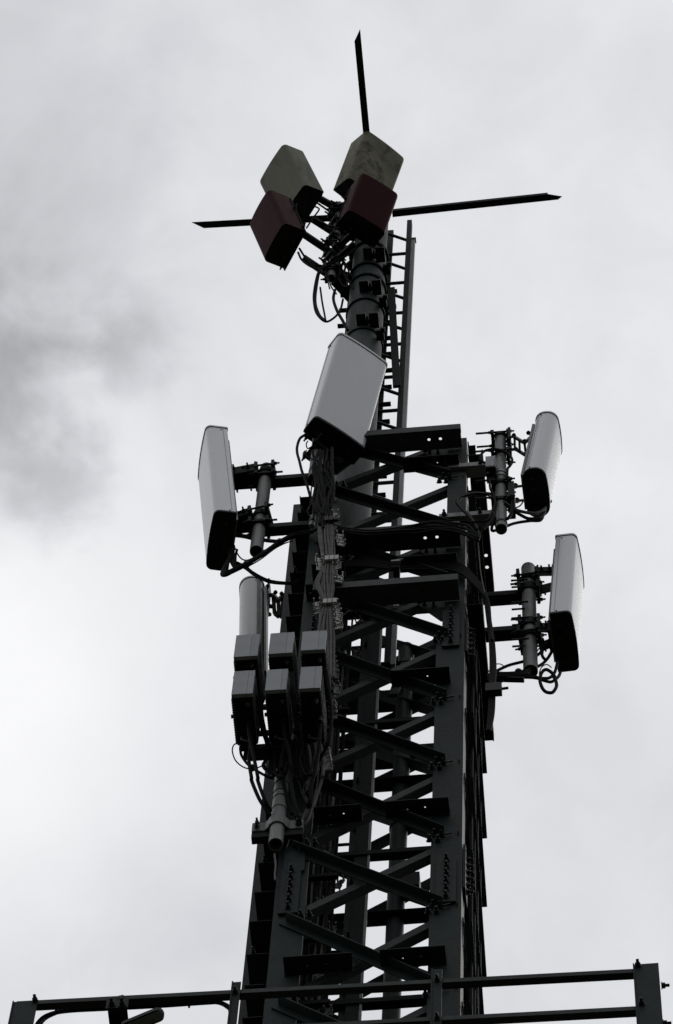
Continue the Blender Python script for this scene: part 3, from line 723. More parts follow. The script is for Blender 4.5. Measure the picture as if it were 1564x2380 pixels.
for a, b_ in (((360, 282), (410, 278)), ((360, 372), (420, 380)), ((480, 280), (520, 276))): MB().cyl(kq(*a), kq(*b_), .009, 8).build('link_rod', M['bolt'], bkx)
for x, y in ((432, 262), (480, 272), (440, 330), (370, 215), (385, 435), (395, 285), (395, 372)): bolt(kq(x, y), EZ, bkx, BOLTS)
b = MB().bx((at('K6', 372, 300, Z=zq).x, 10.36, zq-.22), (at('K6', 386, 300, Z=zq).x, 10.46, zq+.16)); b.build('back_channel', M['steel2'], bkx)

# ------------------------------------------------------------------ remote radio units
def radio(c, dims, yaw, label, strip, fin=18):
    w, n, h = axes(yaw, 0); c = Vector(c); W, D, H = dims
    t = thing('radio_unit', label, 'radio unit', c-h*H/2, 'remote radio units in two rows')
    MB().box(c-n*.012+h*.004, w, n, h, (W*.90, D-.034, H-.02)).build('housing', M['rrudark'], t)  # dark body puts the shade of the underside into its colour
    # front cover in two shades with a seam
    a = W*(1-strip)
    MB().box(c-w*(W/2-a/2-.001)+n*(D/2-.010), w, n, h, (a-.002, .020, H)).build('front_cover', M['rru'], t)
    MB().box(c+w*(W/2-W*strip/2)+n*(D/2-.011), w, n, h, (W*strip-.002, .020, H)).build('front_strip', M['rru'], t)
    MB().box(c+n*(D/2-.024)-h*.002, w, n, h, (W*.97, .007, H-.008)).build('cover_shadow_gap', M['rrudark'], t)  # dark slab standing in for the shadow gap behind the cover
    MB().box(c+w*(W*.45+.003)-n*.018, w, n, h, (.005, D-.05, H-.03)).build('side_plate', M['rru'], t)  # lighter grey plate paints the lit right side
    f = MB()
    for k in range(fin):
        y = -D/2+.02+(D-.06)*k/(fin-1)
        f.box(c-w*(W*.45+.004)+n*y, w, n, h, (.010, .005, H-.03))
        f.box(c+w*(W*.45+.006)+n*y, w, n, h, (.004, .006, H-.04))
        f.box(c-h*(H/2-.008)+n*y, w, n, h, (W*.86, .004, .012))
    f.build('heatsink', M['rrudark'], t)
    MB().tube(spline([c-w*.02-n*(D*.30)-h*(H/2), c-w*.022-n*(D*.30)-h*(H/2+.035), c+w*.022-n*(D*.34)-h*(H/2+.035), c+w*.02-n*(D*.34)-h*(H/2)]), .004, 6).build('handle', M['galv'], t)
    for dy in (.09, -.03):
        q = c+w*(W*.24)+n*dy-h*(H/2); MB().cyl(q, q-h*.035, .012, 10).build('connector', M['rrudark'], t); MB().cyl(q-h*.034, q-h*.05, .009, 8).build('cable_gland', M['cap'], t)
    for z in (-.1, .08):
        MB().box(c-n*(D/2+.012)+h*z, w, n, h, (W*.7, .02, .04)).build('mount_lug', M['steel2'], t)
    MB().box(c-w*(W*.45+.014)-n*(D*.02)-h*(H*.25), w, n, h, (.018, .014, .02)).build('side_lug', M['rrudark'], t)
    return t
ROW = [((-1.952, 9.302, 24.6), (.109, .288, .307), -90, 'lower left of the six grey radio units', .30),
       ((-1.784, 9.308, 24.6), (.109, .303, .275), -90, 'lower middle of the six grey radio units', .28),
       ((-1.615, 9.314, 24.6), (.109, .312, .288), -89.4, 'lower right grey radio unit, nearest the lattice', .30),
       ((-1.959, 9.304, 25.12), (.125, .280, .301), -89.8, 'upper left grey radio unit, in front of the rear panel', .33),
       ((-1.781, 9.305, 25.12), (.126, .281, .285), -90, 'upper middle of the six grey radio units', .30),
       ((-1.616, 9.308, 25.12), (.127, .289, .262), -89.5, 'upper right grey radio unit under the grey cable bundle', .30)]
for a in ROW: radio(*a)
rp0 = at('M3', 590, 1160, Y=9.53); rpx = rp0.x
RF = thing('radio_rack', 'steel rack and pipe that carry the six radio units beside the left leg', 'equipment rack', (rpx, 9.53, rp0.z))
MB().pipe((rpx, 9.53, rp0.z), (rpx, 9.53, 25.45), .036).build('pipe', M['galv'], RF)
for z in (24.52, 24.70, 25.05, 25.22):
    MB().bx((-2.0, 9.474, z-.02), (-1.545, 9.492, z+.02)).build('cross_bar', M['steel2'], RF)
for x in (-1.952, -1.784, -1.615): MB().bx((x-.025, 9.4925, 24.4), (x+.025, 9.50, 25.3)).build('upright_strap', M['steel2'], RF)
for z in (24.45, 25.15): MB().bx((rpx-.06, 9.5005, z), (rpx+.06, 9.58, z+.12)).build('pipe_saddle', M['steel2'], RF)
MB().bx((-1.95, 9.43, 24.385), (-1.56, 9.50, 24.40)).build('bottom_shelf', M['steel2'], RF)
for y, r in ((600, .0375), (450, .038), (375, .038), (250, .038)):
    z = at('M3', 620, y, Y=9.495).z; MB().cyl((rpx, 9.53, z-.004), (rpx, 9.53, z+.004), r+.0006, 20).build('pipe_band', M['cap'], RF)
# strap clamp that ties the pipe to the tower leg
zc_ = at('M3', 610, 790, Y=9.49).z
b = MB(); ts = [(-.125, 0), (-.060, 0)]+[(-.046*math.cos(R(a)), .045*math.sin(R(a))) for a in range(20, 170, 15)]+[(.060, 0), (.125, 0)]
pr = ts+[(x*.93 if abs(x) < .06 else x, y-.006) for x, y in reversed(ts)]
b.prism(pr, (rpx, 9.53, zc_), EX, -EY, EZ, -.04, .055); sc = b.build('strap_clamp', M['galv'], RF)
for x in (-.1, .1):
    for z in (-.018, .032): bolt((rpx+x, 9.523, zc_+z), -EY, sc, BOLTS)
MB().bx((rpx-.125, 9.537, zc_-.10), (rpx+.125, 9.575, zc_+.05)).build('saddle_block', M['steel2'], RF)
MB().bx((rpx-.03, 9.576, zc_-.06), (XL+.12, 9.597, zc_+.04)).build('leg_bracket', M['steel2'], RF)
# long gusset with a rounded foot on the leg below the pipe
gl_, gr_ = at('M3', 715, 1300, Y=9.585).x, at('M3', 1008, 1300, Y=9.585).x; gz0 = at('M3', 880, 1556, Y=9.585).z; gz1 = at('M3', 880, 960, Y=9.585).z
gw = (gr_-gl_)/2; gx = (gr_+gl_)/2
pr = [(-gw, gz1), (gw, gz1)]+[(gw*math.cos(R(a)), gz0+gw-gw*math.sin(R(a))) for a in range(0, 181, 15)]
tag(MB().prism(pr, (gx, 9.597, 0), EX, EZ, EY, -.014, 0).build('gusset_plate', M['steel']), 'tall dark gusset plate with rounded foot on the left leg below the radio units', 'plate')

# ------------------------------------------------------------------ cables
def path(k, pts, Y):
    """measured points of one crop; Y is one depth or a (start, end) pair"""
    y0, y1 = (Y, Y) if isinstance(Y, (int, float)) else Y
    return [at(k, x, y, Y=y0+(y1-y0)*i/max(1, len(pts)-1)) for i, (x, y) in enumerate(pts)]
def jit(pts, a): return [p+Vector((random.uniform(-a, a), random.uniform(-a, a), random.uniform(-a, a)*2)) for p in pts]
# from the left panel to the tower
g = 'feeder cables of the left panel antenna'
cable(path('K4', [(480, 1130), (385, 1220), (430, 1290), (600, 1325), (800, 1365), (960, 1378), (1090, 1335), (1250, 1300), (1350, 1255)], (9.66, 9.56)), .010, 'black cable looping from left panel underside across to tower', g)
cable(path('K4', [(470, 1260), (390, 1320), (560, 1335), (760, 1372), (950, 1388), (1080, 1345), (1300, 1290)], (9.66, 9.57)), .010, 'black cable running level from left panel to tower', g)
for k, (dx, dy) in enumerate(((0, 0), (10, -22), (-8, 18), (22, -8))):
    cable(path('K4', [(440+dx, 1560+dy), (370+dx, 1690+dy), (400+dx, 1720+dy), (490+dx, 1680+dy), (620+dx, 1615+dy), (800+dx, 1505+dy), (960+dx, 1395+dy), (1100+dx, 1330+dy), (1270+dx, 1300+dy)], (9.66, 9.55+.01*k)), .0095, 'black feeder cable sagging in a bunch from left panel bottom up to tower', g)
cable(path('K4', [(640, 1640), (760, 1570), (900, 1465), (1000, 1410), (1090, 1378)], (9.64, 9.6)), .0045, 'thin wire beside the bunch under the left panel', g)
for dy in (0, 20): cable(path('K4', [(520, 1600+dy), (610, 1645+dy), (700, 1712+dy), (850, 1785+dy*.9), (1040, 1808+dy*.6), (1130, 1785+dy), (1200, 1720)], (9.66, 9.75)), .0085, 'black cable drooping in a pair from left panel to tower side', g)
cable(path('K4', [(500, 1450), (530, 1520), (570, 1565), (620, 1578), (680, 1560)], 9.66), .005, 'thin wire curl below the left panel bracket', g)
for k in range(4): cable(path('K4', [(430+k*30, 1350+k*40), (440+k*22, 1500+k*10), (470+k*12, 1620), (520, 1680-k*6)], 9.67), .009, 'black cable tail hanging under the left panel bottom cap', 'cable tails under the left panel')
# grey bundle down the left leg
g = 'grey cables bundled down the left leg'; lb = 'weathered grey cable in the bundle down the left leg'
for k in range(11):
    dx = (k-5)*14+random.uniform(-8, 8)
    pts = [(1010+dx*.7, 470), (1020+dx*.9+random.uniform(-10, 10), 700), (1030+dx*.8+random.uniform(-12, 12), 950), (1030+dx*.7, 1075), (1020+dx*1.0+random.uniform(-12, 12), 1300), (1010+dx*.9+random.uniform(-12, 12), 1550), (1000+dx*.7, 1745), (970+dx*1.2+random.uniform(-12, 12), 2000), (960+dx*1.7, 2250), (945+dx*1.9, 2500), (950+dx*1.8, 2900)]
    cable(path('M7', pts, 9.452+.01*(k % 3)), .0075+.0015*(k % 2), lb, g, 'cablegrey')
for k in range(4):
    dx = k*15
    cable(path('M7', [(830+dx, 300), (860+dx, 400), (850+dx, 560), (865+dx, 780), (900+dx*.6, 980), (915+dx*.5, 1150), (905+dx*.5, 1400), (880+dx*.6, 1650), (875+dx*.5, 1900), (870+dx*.5, 2200)], 9.46), .008, 'grey cable in the narrow left strand beside the leg', 'grey cables in the left strand', 'cablegrey')
for k in range(3):
    dx = k*22
    cable(path('M7', [(885+dx*.3, 1250), (820+dx, 1370), (805+dx, 1430), (840+dx*.8, 1530), (900+dx*.6, 1640), (950+dx*.5, 1755)], 9.445), .0075, 'grey cable bowing out left from the bundle on the leg', 'grey cables bowing from the bundle', 'cablegrey')
for k in range(6):
    x = 300+k*42; cable(jit(path('L7', [(x-20+20*(k % 2), 330-10*k), (x-10+random.uniform(-40, 40), 520), (x+random.uniform(-40, 30), 720), (x+random.uniform(-20, 30), 920), (380+k*25, 1080), (375+k*28, 1170)], (9.42, 9.45)), .008), random.choice((.007, .009, .011)), 'black cable dropping from centre panel to the bundle', 'cables under the centre panel')
cable(path('L7', [(200, 130), (140, 175), (108, 260), (108, 340), (135, 440), (165, 560), (215, 690), (260, 850)], 9.46), .010, 'black cable bowing out left below the centre panel', 'cables under the centre panel')
for a in (((230, 205), (212, 240), (230, 290), (290, 260), (330, 280)), ((215, 310), (205, 345), (225, 380), (300, 420), (370, 430))): cable(path('L7', a, 9.46), .0045, 'thin wire curl below the centre panel edge', 'thin wires below centre panel')
# bright clamp bars over the bundle
def clamp_bar(k, x0, x1, y, Y, label, m='bright'):
    a, b_ = at(k, x0, y+6, Y=Y), at(k, x1, y-6, Y=Y); z = (a.z+b_.z)/2
    t = thing('cable_clamp_bar', label, 'cable clamp', (a.x, Y, z))
    L = b_.x-a.x
    for i in range(3): MB().bx((a.x+L*i/3+.002, Y-.014, z-.03), (a.x+L*(i+1)/3-.002, Y, z+.03)).build('clamp_segment', M[m], t)
    MB().cyl((a.x-.02, Y+.01, z), (b_.x+.02, Y+.01, z), .005, 6).build('clamp_rod', M['bolt'], t)
clamp_bar('M7', 945, 1170, 1065, 9.438, 'bright clamp bar across the grey cable bundle, upper one')
clamp_bar('M7', 915, 1140, 1740, 9.438, 'bright clamp bar across the grey cable bundle, lower one')
clamp_bar('M7', 935, 1165, 450, 9.438, 'dark clamp bar where the grey cable bundle begins', 'cap')
# hanger shells
HM = MB(); HM.box((0, 0, 0), EX, EY, EZ, (.040, .008, .055)); HM.box((-.016, -.016, .018), EX, EY, EZ, (.007, .03, .012)); HM.box((.016, -.016, .018), EX, EY, EZ, (.007, .03, .012)); HM.cyl((0, -.012, -.012), (.027, -.012, -.012), .0035, 6)
HMESH = HM.mesh('cable_hanger', M['bright']); HMESH2 = HM.mesh('cable_hanger_dark', M['galv'])
def hangers(k, pts, Y, label, group, me=HMESH):
    for x, y in pts:
        o = bpy.data.objects.new('cable_hanger', me); COL.objects.link(o); o.location = at(k, x, y, Y=Y)
        o.rotation_euler = (random.uniform(-.2, .2), random.uniform(-.15, .15), random.uniform(-.3, .3)); tag(o, label, 'cable hanger', group)
hangers('M7', [(1110, 385), (1130, 500), (1175, 720), (1185, 780), (1200, 835), (1140, 1115), (1145, 1190), (1160, 1345), (1165, 1410), (1110, 1785), (1125, 1855), (1140, 1920), (1150, 1995), (1160, 2060), (1170, 2130)], 9.46, 'small bright metal cable hanger along the right edge of the grey bundle', 'cable hangers beside the bundle')
hangers('M7', [(855, 1080), (865, 1135), (870, 1200), (825, 1770), (835, 1835), (845, 1900)], 9.47, 'small bright metal cable hanger on the left edge of the grey bundle', 'cable hangers left of the bundle')
hangers('M6', [(150, 1365), (158, 1420), (168, 1480), (182, 1540), (192, 1600), (208, 1665), (210, 1720), (222, 1860), (228, 1905), (178, 2060), (186, 2110), (192, 2175), (188, 2240)], 9.53, 'small metal cable hanger right of the radio units', 'cable hangers beside the radio units', HMESH2)
hangers('L6', [(1330, 1720), (1335, 1770), (1340, 1820), (1350, 1880)], 9.53, 'bright cable hanger below the lower right radio unit', 'cable hangers below the radio units')
hangers('M1', [(660, 855), (665, 895), (720, 270), (735, 310), (600, 1610), (615, 1660), (630, 1720), (620, 1770), (730, 2050), (740, 2110)], 9.98, 'small metal cable hanger on the inner cable run low in the lattice', 'cable hangers inside the lattice', HMESH2)
hangers('M1', [(845, 655), (850, 745), (850, 820), (780, 1145), (880, 605)], 10.05, 'small hanger bolt standing against the sky inside the lattice', 'hanger bolts against the sky', HMESH2)
hangers('M6', [(470, 1420), (490, 1445), (480, 1475), (520, 1025)], 10.05, 'small hanger showing through the lattice left of the ladder', 'hangers left of the ladder', HMESH2)
# cables of the radio units
g = 'cables hanging from the radio units'
def two(k1, p1, k2, p2, Y): 
    y0, y1 = Y; n1, n2 = len(p1), len(p2); out = []
    for i, (k, (x, y)) in enumerate([(k1, p) for p in p1]+[(k2, p) for p in p2]): out.append(at(k, x, y, Y=y0+(y1-y0)*i/(n1+n2-1)))
    return out
cable(two('L6', [(362, 1120), (352, 1300), (370, 1500), (420, 1750), (470, 2000)], 'M3', [(340, 260), (420, 490), (480, 620), (525, 700)], (9.28, 9.50)), .0115, 'thick black cable from lower left radio unit bowing left to the pipe, inner one', g)
cable(two('L6', [(395, 1500), (375, 1650), (360, 1800), (390, 2000)], 'M3', [(255, 270), (350, 500), (440, 650), (510, 745)], (9.36, 9.50)), .0115, 'thick black cable bowing out furthest left beside the pipe', g)
cable(path('L6', [(240, 1585), (175, 1600), (152, 1680), (195, 1800), (290, 1880), (400, 1902), (500, 1875), (560, 1835)], (9.4, 9.48)), .0042, 'thin wire looping left under the lower left radio unit', g)
cable(path('L6', [(255, 1600), (262, 1720), (330, 1830), (400, 1890), (480, 1940), (600, 2005), (660, 2020)], (9.42, 9.5)), .0085, 'black cable curving under the lower left radio unit to the pipe', g)
cable(two('L6', [(795, 1100), (775, 1250), (800, 1450), (850, 1650), (885, 1850)], 'M3', [(800, 200), (850, 540), (915, 780), (940, 880)], (9.28, 9.53)), .0115, 'thick black cable from lower middle radio unit hanging down right of the pipe', g)
cable(two('L6', [(815, 1540), (790, 1650), (768, 1770), (765, 1900)], 'M3', [(670, 80), (700, 270), (750, 500), (820, 730)], (9.38, 9.53)), .0115, 'thick black cable hanging just right of the pipe', g)
cable(two('L6', [(1232, 1080), (1248, 1250), (1240, 1500), (1222, 1700), (1190, 1900)], 'M3', [(1100, 300), (1075, 550), (1040, 640)], (9.28, 9.53)), .0115, 'thick black cable from lower right radio unit hanging straight down', g)
cable(path('L6', [(1310, 650), (1345, 800), (1378, 1050), (1388, 1300), (1360, 1550), (1300, 1680), (1240, 1800)], (9.22, 9.45)), .011, 'thick black cable bowing round the right side of the radio units', g)
cable(two('L6', [(1260, 1600), (1275, 1720), (1290, 1850), (1275, 2000)], 'M3', [(1255, 130), (1220, 320), (1150, 520), (1060, 800), (950, 910)], (9.44, 9.55)), .010, 'grey cable curving down from under the lower right radio unit', g, 'cablegrey')
for k, a in enumerate((((940, 60), (960, 300), (1015, 500), (1055, 580), (1030, 680), (960, 820)), ((1010, 40), (1070, 300), (1088, 500), (1060, 590), (1000, 700), (950, 820)), ((1185, 0), (1180, 250), (1130, 520), (1112, 700), (1020, 850), (940, 915)), ((930, 120), (985, 380), (1040, 560), (1050, 650), (985, 830)), ((880, 60), (930, 330), (1000, 520), (1070, 640)))):
    cable(path('M3', a, 9.54+.004*k), .0048, 'thin grey wire in the tangle right of the pipe', 'thin wires right of the radio pipe', 'cablegrey')
for dx in (0, 32): cable(path('L6', [(470+dx, 1000), (495+dx, 1250), (530+dx, 1430), (575+dx*.6, 1560), (600+dx, 1700)], (9.25, 9.46)), .0105, 'black cable between the left and middle radio units', 'cables between left and middle radio units')
for dx in (0, 26): cable(path('L6', [(870+dx, 700), (895+dx, 950), (925+dx, 1200), (955+dx, 1400), (985+dx, 1540), (1000+dx, 1700), (980+dx, 1900)], (9.22, 9.48)), .0105, 'black cable between the middle and right radio units', 'cables between middle and right radio units')
for k in range(9):
    x, y = random.uniform(540, 700), random.uniform(1820, 1960)
    cable(path('L6', [(x, y-random.uniform(60, 150)), (x-40, y), (x+random.uniform(-10, 30), y+60), (x+60, y+random.uniform(0, 50)), (x+110, y-40)], 9.47), random.choice((.004, .006, .008)), 'thin looped wire in the tangle at the pipe head', 'tangled wires at the radio pipe head')
for k in range(10):
    x = 900+k*34; cable(path('L6', [(x, 1560+random.uniform(-40, 60)), (x+random.uniform(-25, 40), 1760), (x+random.uniform(-10, 60), 1930), (1060+random.uniform(-50, 50), 2110), (1080+random.uniform(-30, 30), 2230)], (9.42, 9.54)), random.choice((.006, .008, .009)), 'dark cable in the hank hanging below the right radio units', 'cable hank below the right radio units', random.choice(('cable', 'cable', 'cablegrey')))
cable(path('M3', [(860, 970), (790, 1080), (745, 1200)], 9.56), .003, 'thin wire loop hanging by the gusset, left strand', None, 'cablegrey')
cable(path('M3', [(860, 970), (900, 1080), (920, 1200), (905, 1260)], 9.56), .003, 'thin wire loop hanging by the gusset, right strand', None)
cable(path('M3', [(575, 1290), (590, 1450), (580, 1560), (585, 1660)], 9.56), .006, 'thin grey wire hanging below the open pipe end', None, 'cablegrey')
# loops at the mast head
g = 'cable loops below the box antennas'
cable(path('K2', [(480, 870), (530, 945), (600, 1000), (650, 1005), (618, 1070), (595, 1180), (590, 1270), (612, 1370), (680, 1432), (750, 1400), (795, 1340), (815, 1260)], (9.75, 9.86)), .009, 'outer black cable loop hanging left of the mast', g)
cable(path('K2', [(690, 1005), (640, 1040), (615, 1150), (604, 1280), (635, 1380), (680, 1425)], 9.8), .009, 'inner black cable loop hanging left of the mast', g)
cable(path('K2', [(640, 1170), (655, 1280), (672, 1370), (682, 1425)], 9.82), .008, 'short black cable falling straight to the bottom of the loop', g)
cable(path('K2', [(752, 1190), (742, 1260), (770, 1350), (815, 1430), (850, 1500)], 9.84), .0125, 'thick black cable curving from stub pipe to mast', g)
cable(path('K2', [(915, 868), (850, 920), (760, 968), (690, 1010), (650, 1045)], (9.7, 9.8)), .009, 'black cable from the front maroon box to the loop', g)
cable(path('K2', [(470, 900), (500, 960), (570, 1010), (640, 1030), (660, 1060)], 9.76), .009, 'black cable along the arm of the left maroon box', g)
for k in range(6):
    x, y = 730+k*22, 920+(k % 3)*40; cable(path('K2', [(x, y), (x+20, y+45), (x+5, y+90), (x+30, y+140), (x+60, y+150+k*6)], 9.86), .008, 'dark cable in the clutter between stub pipe and mast', 'cables between stub pipe and mast')
# upper right pipe
g = 'cables of the upper right panel antenna'
cable(path('L4', [(290, 930), (205, 880), (190, 810), (250, 740), (370, 715), (500, 735), (600, 790), (648, 880), (610, 960), (580, 1000), (575, 1130)], 9.52), .0095, 'black cable ring around the upper right mounting pipe', g)
cable(path('L4', [(1150, 1470), (1110, 1580), (1000, 1638), (860, 1630), (700, 1590), (600, 1530), (520, 1470)], (9.66, 9.54)), .0115, 'upper grey cable from upper right panel bottom to its pipe', g, 'cablegrey')
cable(path('L4', [(1130, 1540), (1075, 1680), (900, 1718), (760, 1660), (640, 1580), (540, 1500)], (9.66, 9.54)), .0115, 'middle cable from upper right panel bottom to its pipe', g)
cable(path('L4', [(1110, 1600), (1060, 1735), (900, 1748), (700, 1778), (570, 1822), (420, 1880), (360, 1890), (355, 1830), (400, 1700)], (9.66, 9.55)), .0105, 'lowest cable curving from upper right panel under its pipe end', g)
cable(path('L4', [(810, 1460), (760, 1530), (690, 1560), (640, 1560)], 9.6), .005, 'thin wire below the lower bracket of the upper right panel', g)
cable(path('L4', [(600, 1130), (640, 1300), (645, 1500), (630, 1640), (590, 1710), (560, 1720)], 9.55), .012, 'black cable lying along the right of the upper right pipe', g)
cable(path('L4', [(320, 1130), (330, 1280), (380, 1380), (400, 1500), (350, 1640), (280, 1750), (150, 1765), (0, 1765), (-300, 1740)], (9.52, 9.50)), .0085, 'dark cable from small box sweeping left across the right leg, upper', g)
cable(path('L4', [(420, 1500), (390, 1650), (320, 1780), (230, 1860), (100, 1870), (-100, 1845), (-400, 1800)], (9.52, 9.49)), .0085, 'dark cable sweeping left across the right leg, lower', g)
MB_ = at('L4', 1100, 1430, Y=9.63)
tag(MB().box(MB_, (EX*.8+EY*.6).normalized(), (EY*.8-EX*.6).normalized(), EZ, (.095, .03, .03)).build('connector_block', M['galv']), 'grey connector strip under the upper right panel', 'connector')
for k in range(3):
    dx = k*10
    cable(path('M5', [(790, 985+dx), (600, 972+dx), (430, 1005+dx), (340+dx, 1065), (330+dx, 1120), (400+dx, 1210), (515+dx, 1330), (595+dx*.6, 1450), (635+dx*.4, 1560), (622, 1650)], (9.55, 9.50)), .0098, 'cable in the hairpin bend over the right leg', 'hairpin cables on the right leg', 'cable' if k != 1 else 'cablegrey')
cable(path('M5', [(622, 1650), (640, 1850), (665, 2100), (720, 2380)], 9.52), .004, 'thin pale strand standing in for a cable glint down the right side of tower', None, 'cablegrey')  # pale strand drawn as the glint along a cable
# level run across the tower head
for k in range(5):
    dy = (k-2)*17
    cable(path('K7', [(260, 1215+dy*.6), (480, 1212+dy*.6), (690, 1232+dy*.7), (900, 1220+dy), (1080, 1222+dy), (1200, 1252+dy), (1290, 1325+dy*.9), (1370, 1420+dy*.6), (1412, 1510), (1425, 1640), (1440, 1800)], (9.56, 9.56)), .0105, 'black cable in the level run across tower head, bending down at right', 'level cable run across the tower head')
p = at('K7', 706, 1255, Y=9.53); t2 = thing('cable_clamp', 'dark cable clamp block holding the level cable run', 'cable clamp', p)
MB().box(p, EX, EY, EZ, (.035, .07, .10)).build('block', M['cap'], t2); MB().cyl(p+Vector((0, -.04, .04)), p+Vector((.04, -.04, .045)), .007, 8).build('bolt', M['galv'], t2); MB().box(p+Vector((.0, -.045, .0)), EX, EY, EZ, (.05, .02, .02)).build('strap_end', M['galv'], t2)
# right side drops
for k in range(3):
    dx = k*26
    cable(path('L5', [(215+dx*.4, 900), (245+dx*.6, 1150), (275+dx*.8, 1400), (285+dx, 1700), (275+dx, 1950), (265+dx, 2264), (240+dx*.7, 2500)], 9.60), .0095, 'black cable running down outside the right leg', 'cables down the right leg')
p = at('L5', 320, 2000, Y=9.58); t2 = thing('cable_clamp', 'dark clamp with a bolt on the cables outside the right leg', 'cable clamp', p)
MB().box(p, EX, EY, EZ, (.085, .04, .10)).build('block', M['cap'], t2); MB().cyl(p+Vector((.03, 0, 0)), p+Vector((.075, 0, .01)), .008, 8).build('bolt', M['bolt'], t2)
# lower right panel tails
g = 'cables of the far right panel antenna'
cable(path('L5', [(1040, 1120), (1035, 1270), (975, 1440), (860, 1575), (700, 1650), (500, 1705), (330, 1785)], (9.92, 9.84)), .0105, 'black cable from far right panel back down across its pipe, upper', g)
cable(path('L5', [(1065, 1370), (1040, 1500), (960, 1640), (850, 1720), (600, 1790), (330, 1815)], (9.92, 9.84)), .0105, 'black cable from far right panel back down across its pipe, middle', g)
cable(path('L5', [(1095, 1660), (1060, 1790), (1000, 1855), (900, 1862), (800, 1842), (600, 1822), (330, 1840)], (9.92, 9.84)), .0105, 'black cable curving from far right panel bottom to the tower', g)
cable(path('L5', [(1130, 1790), (1100, 1850), (1020, 1905), (930, 1890), (840, 1860), (700, 1850), (340, 1850)], (9.92, 9.84)), .0105, 'lowest black cable from far right panel to the tower', g)
cable(path('L5', [(1060, 1840), (1020, 1790), (950, 1757), (895, 1810), (885, 1910), (935, 2015), (1030, 2035), (1080, 1965), (1075, 1890), (1050, 1850)], 9.86), .0115, 'thick black cable loop hanging below the far right panel', g)
cable(path('L5', [(1020, 1730), (965, 1695), (905, 1725), (875, 1795), (885, 1860)], 9.86), .0038, 'thin wire arc left of the loop below far right panel', g)
cable(path('L5', [(820, 1640), (835, 1560), (880, 1490), (930, 1470)], 9.86), .004, 'thin wire arc beside the far right mounting pipe', g)
cable(path('L5', [(915, 1440), (900, 1520), (915, 1600), (950, 1640)], 9.87), .0105, 'short black cable behind the far right panel', g)
for k in range(4): cable(path('L5', [(840-k*20, 1690+k*18), (700, 1775+k*14), (500, 1800+k*14), (330, 1800+k*16), (230, 1830+k*10)], (9.86, 9.8)), .0105, 'black cable in the level bunch between far right pipe and tower', 'level cable bunch right of the tower')
for a in (((450, 1720), (400, 1690), (330, 1700), (250, 1790), (225, 1850)), ((440, 1890), (400, 1925), (350, 1925), (320, 1880))): cable(path('L5', a, 9.82), .0035, 'thin wire curl by the right leg below the cable bunch', 'thin wire curls by the right leg')
tag(MB().bar(at('L5', 215, 1868, Y=9.84), at('L5', 688, 1880, Y=9.84), EZ, .03, .014).build('flat_bar', M['steel2']), 'thin dark bar sticking out right under the cable bunch', 'bar')
# inner vertical cable run and its cross bars
for k in range(12):
    x = (at('M1', 470+k*30, 700, Y=10.0)).x+random.uniform(-.004, .004); r = random.choice((.007, .009, .011))
    pts = [Vector((x+random.uniform(-.006, .006), 10.0+random.uniform(-.03, .03), 18.5+j*.9)) for j in range(11)]
    cable(pts, r, 'vertical cable in the dark inner run behind the front lattice', 'inner vertical cables', 'cablegrey' if k % 3 == 0 else 'cable')
for j in range(12):
    z = 19.6+j*.72; xa_ = at('M1', 450, 700, Y=9.97).x; xb2 = at('M1', 850, 700, Y=9.97).x
    MB_o = MB().bx((xa_, 9.945, z), (xb2, 9.97, z+.035)).build('cable_tray_bar', M['steel2']); tag(MB_o, 'dark cross bar holding the inner vertical cables', 'cable tray', 'cross bars of the inner cable run')
# vertical cables on the right face
for k in range(6):
    y = 9.80+k*.09; x = XR+.030+.006*(k % 2)
    cable([Vector((x, y, 18.6)), Vector((x+.004, y, 21)), Vector((x-.003, y, 24)), Vector((x, y, 26.8))], .010, 'black cable running up the right face of the tower', 'cables on the right face')

# ------------------------------------------------------------------ guard rail of the platform below
RY = 9.25
rail0 = at('L2', 1330, 225, Y=RY); zR = rail0.z
xs_l, xs_r = at('L1', 110, 440, Y=RY).x, at('L2', 1410, 300, Y=RY).x
GR = thing('guard_rail', 'dark steel guard rail crossing the bottom of the picture in front of tower', 'guard rail', ((xs_l+xs_r)/2, RY, zR-1.1))
def ry(x): return RY-.0185*(xs_r-x)
def rail_piece(xa, za, xb, zb):
    MB().angle((xa, ry(xa), za), (xb, ry(xb), zb), EZ, EY, .036, .034, .005).build('rail', M['beam'], GR)
zl = at('L1', 240, 470, Y=RY).z
xm = at('L1', 1360, 400, Y=RY).x; xc_ = at('L2', 180, 300, Y=RY).x
zt = at('L2', 770, 258, Y=RY).z-.038
rail_piece(xs_l, zt, xm+.01, zt); rail_piece(xm+.012, zt, xc_, zt); rail_piece(xc_+.002, zt, xs_r, zt)
z2 = at('L2', 770, 478, Y=RY).z-.038
rail_piece(xs_l, z2, xc_, z2); rail_piece(xc_+.002, z2, xs_r, z2)
def post(x0, x1, ztop_, m='steel'):
    y_ = ry(x0)-.002; o = MB().angle((x0, y_, zt-1.3), (x0, y_, ztop_), EX, -EY, x1-x0, .012, .006)
    q = o.build('post', M[m], GR)
    return q
pR = post(at('L2', 1335, 300, Y=RY).x, at('L2', 1487, 300, Y=RY).x, at('L2', 1400, 200, Y=ry(xs_r)).z)
pM = post(at('L2', 148, 300, Y=RY).x, at('L2', 212, 300, Y=RY).x, at('L2', 180, 232, Y=ry(xc_)).z)
pL = post(at('L1', 90, 440, Y=RY).x, at('L1', 232, 440, Y=RY).x, at('L1', 160, 411, Y=ry(xs_l)).z)
pK = post(at('L1', 1338, 400, Y=RY).x, at('L1', 1390, 400, Y=RY).x, at('L1', 1385, 300, Y=ry(xm)).z)
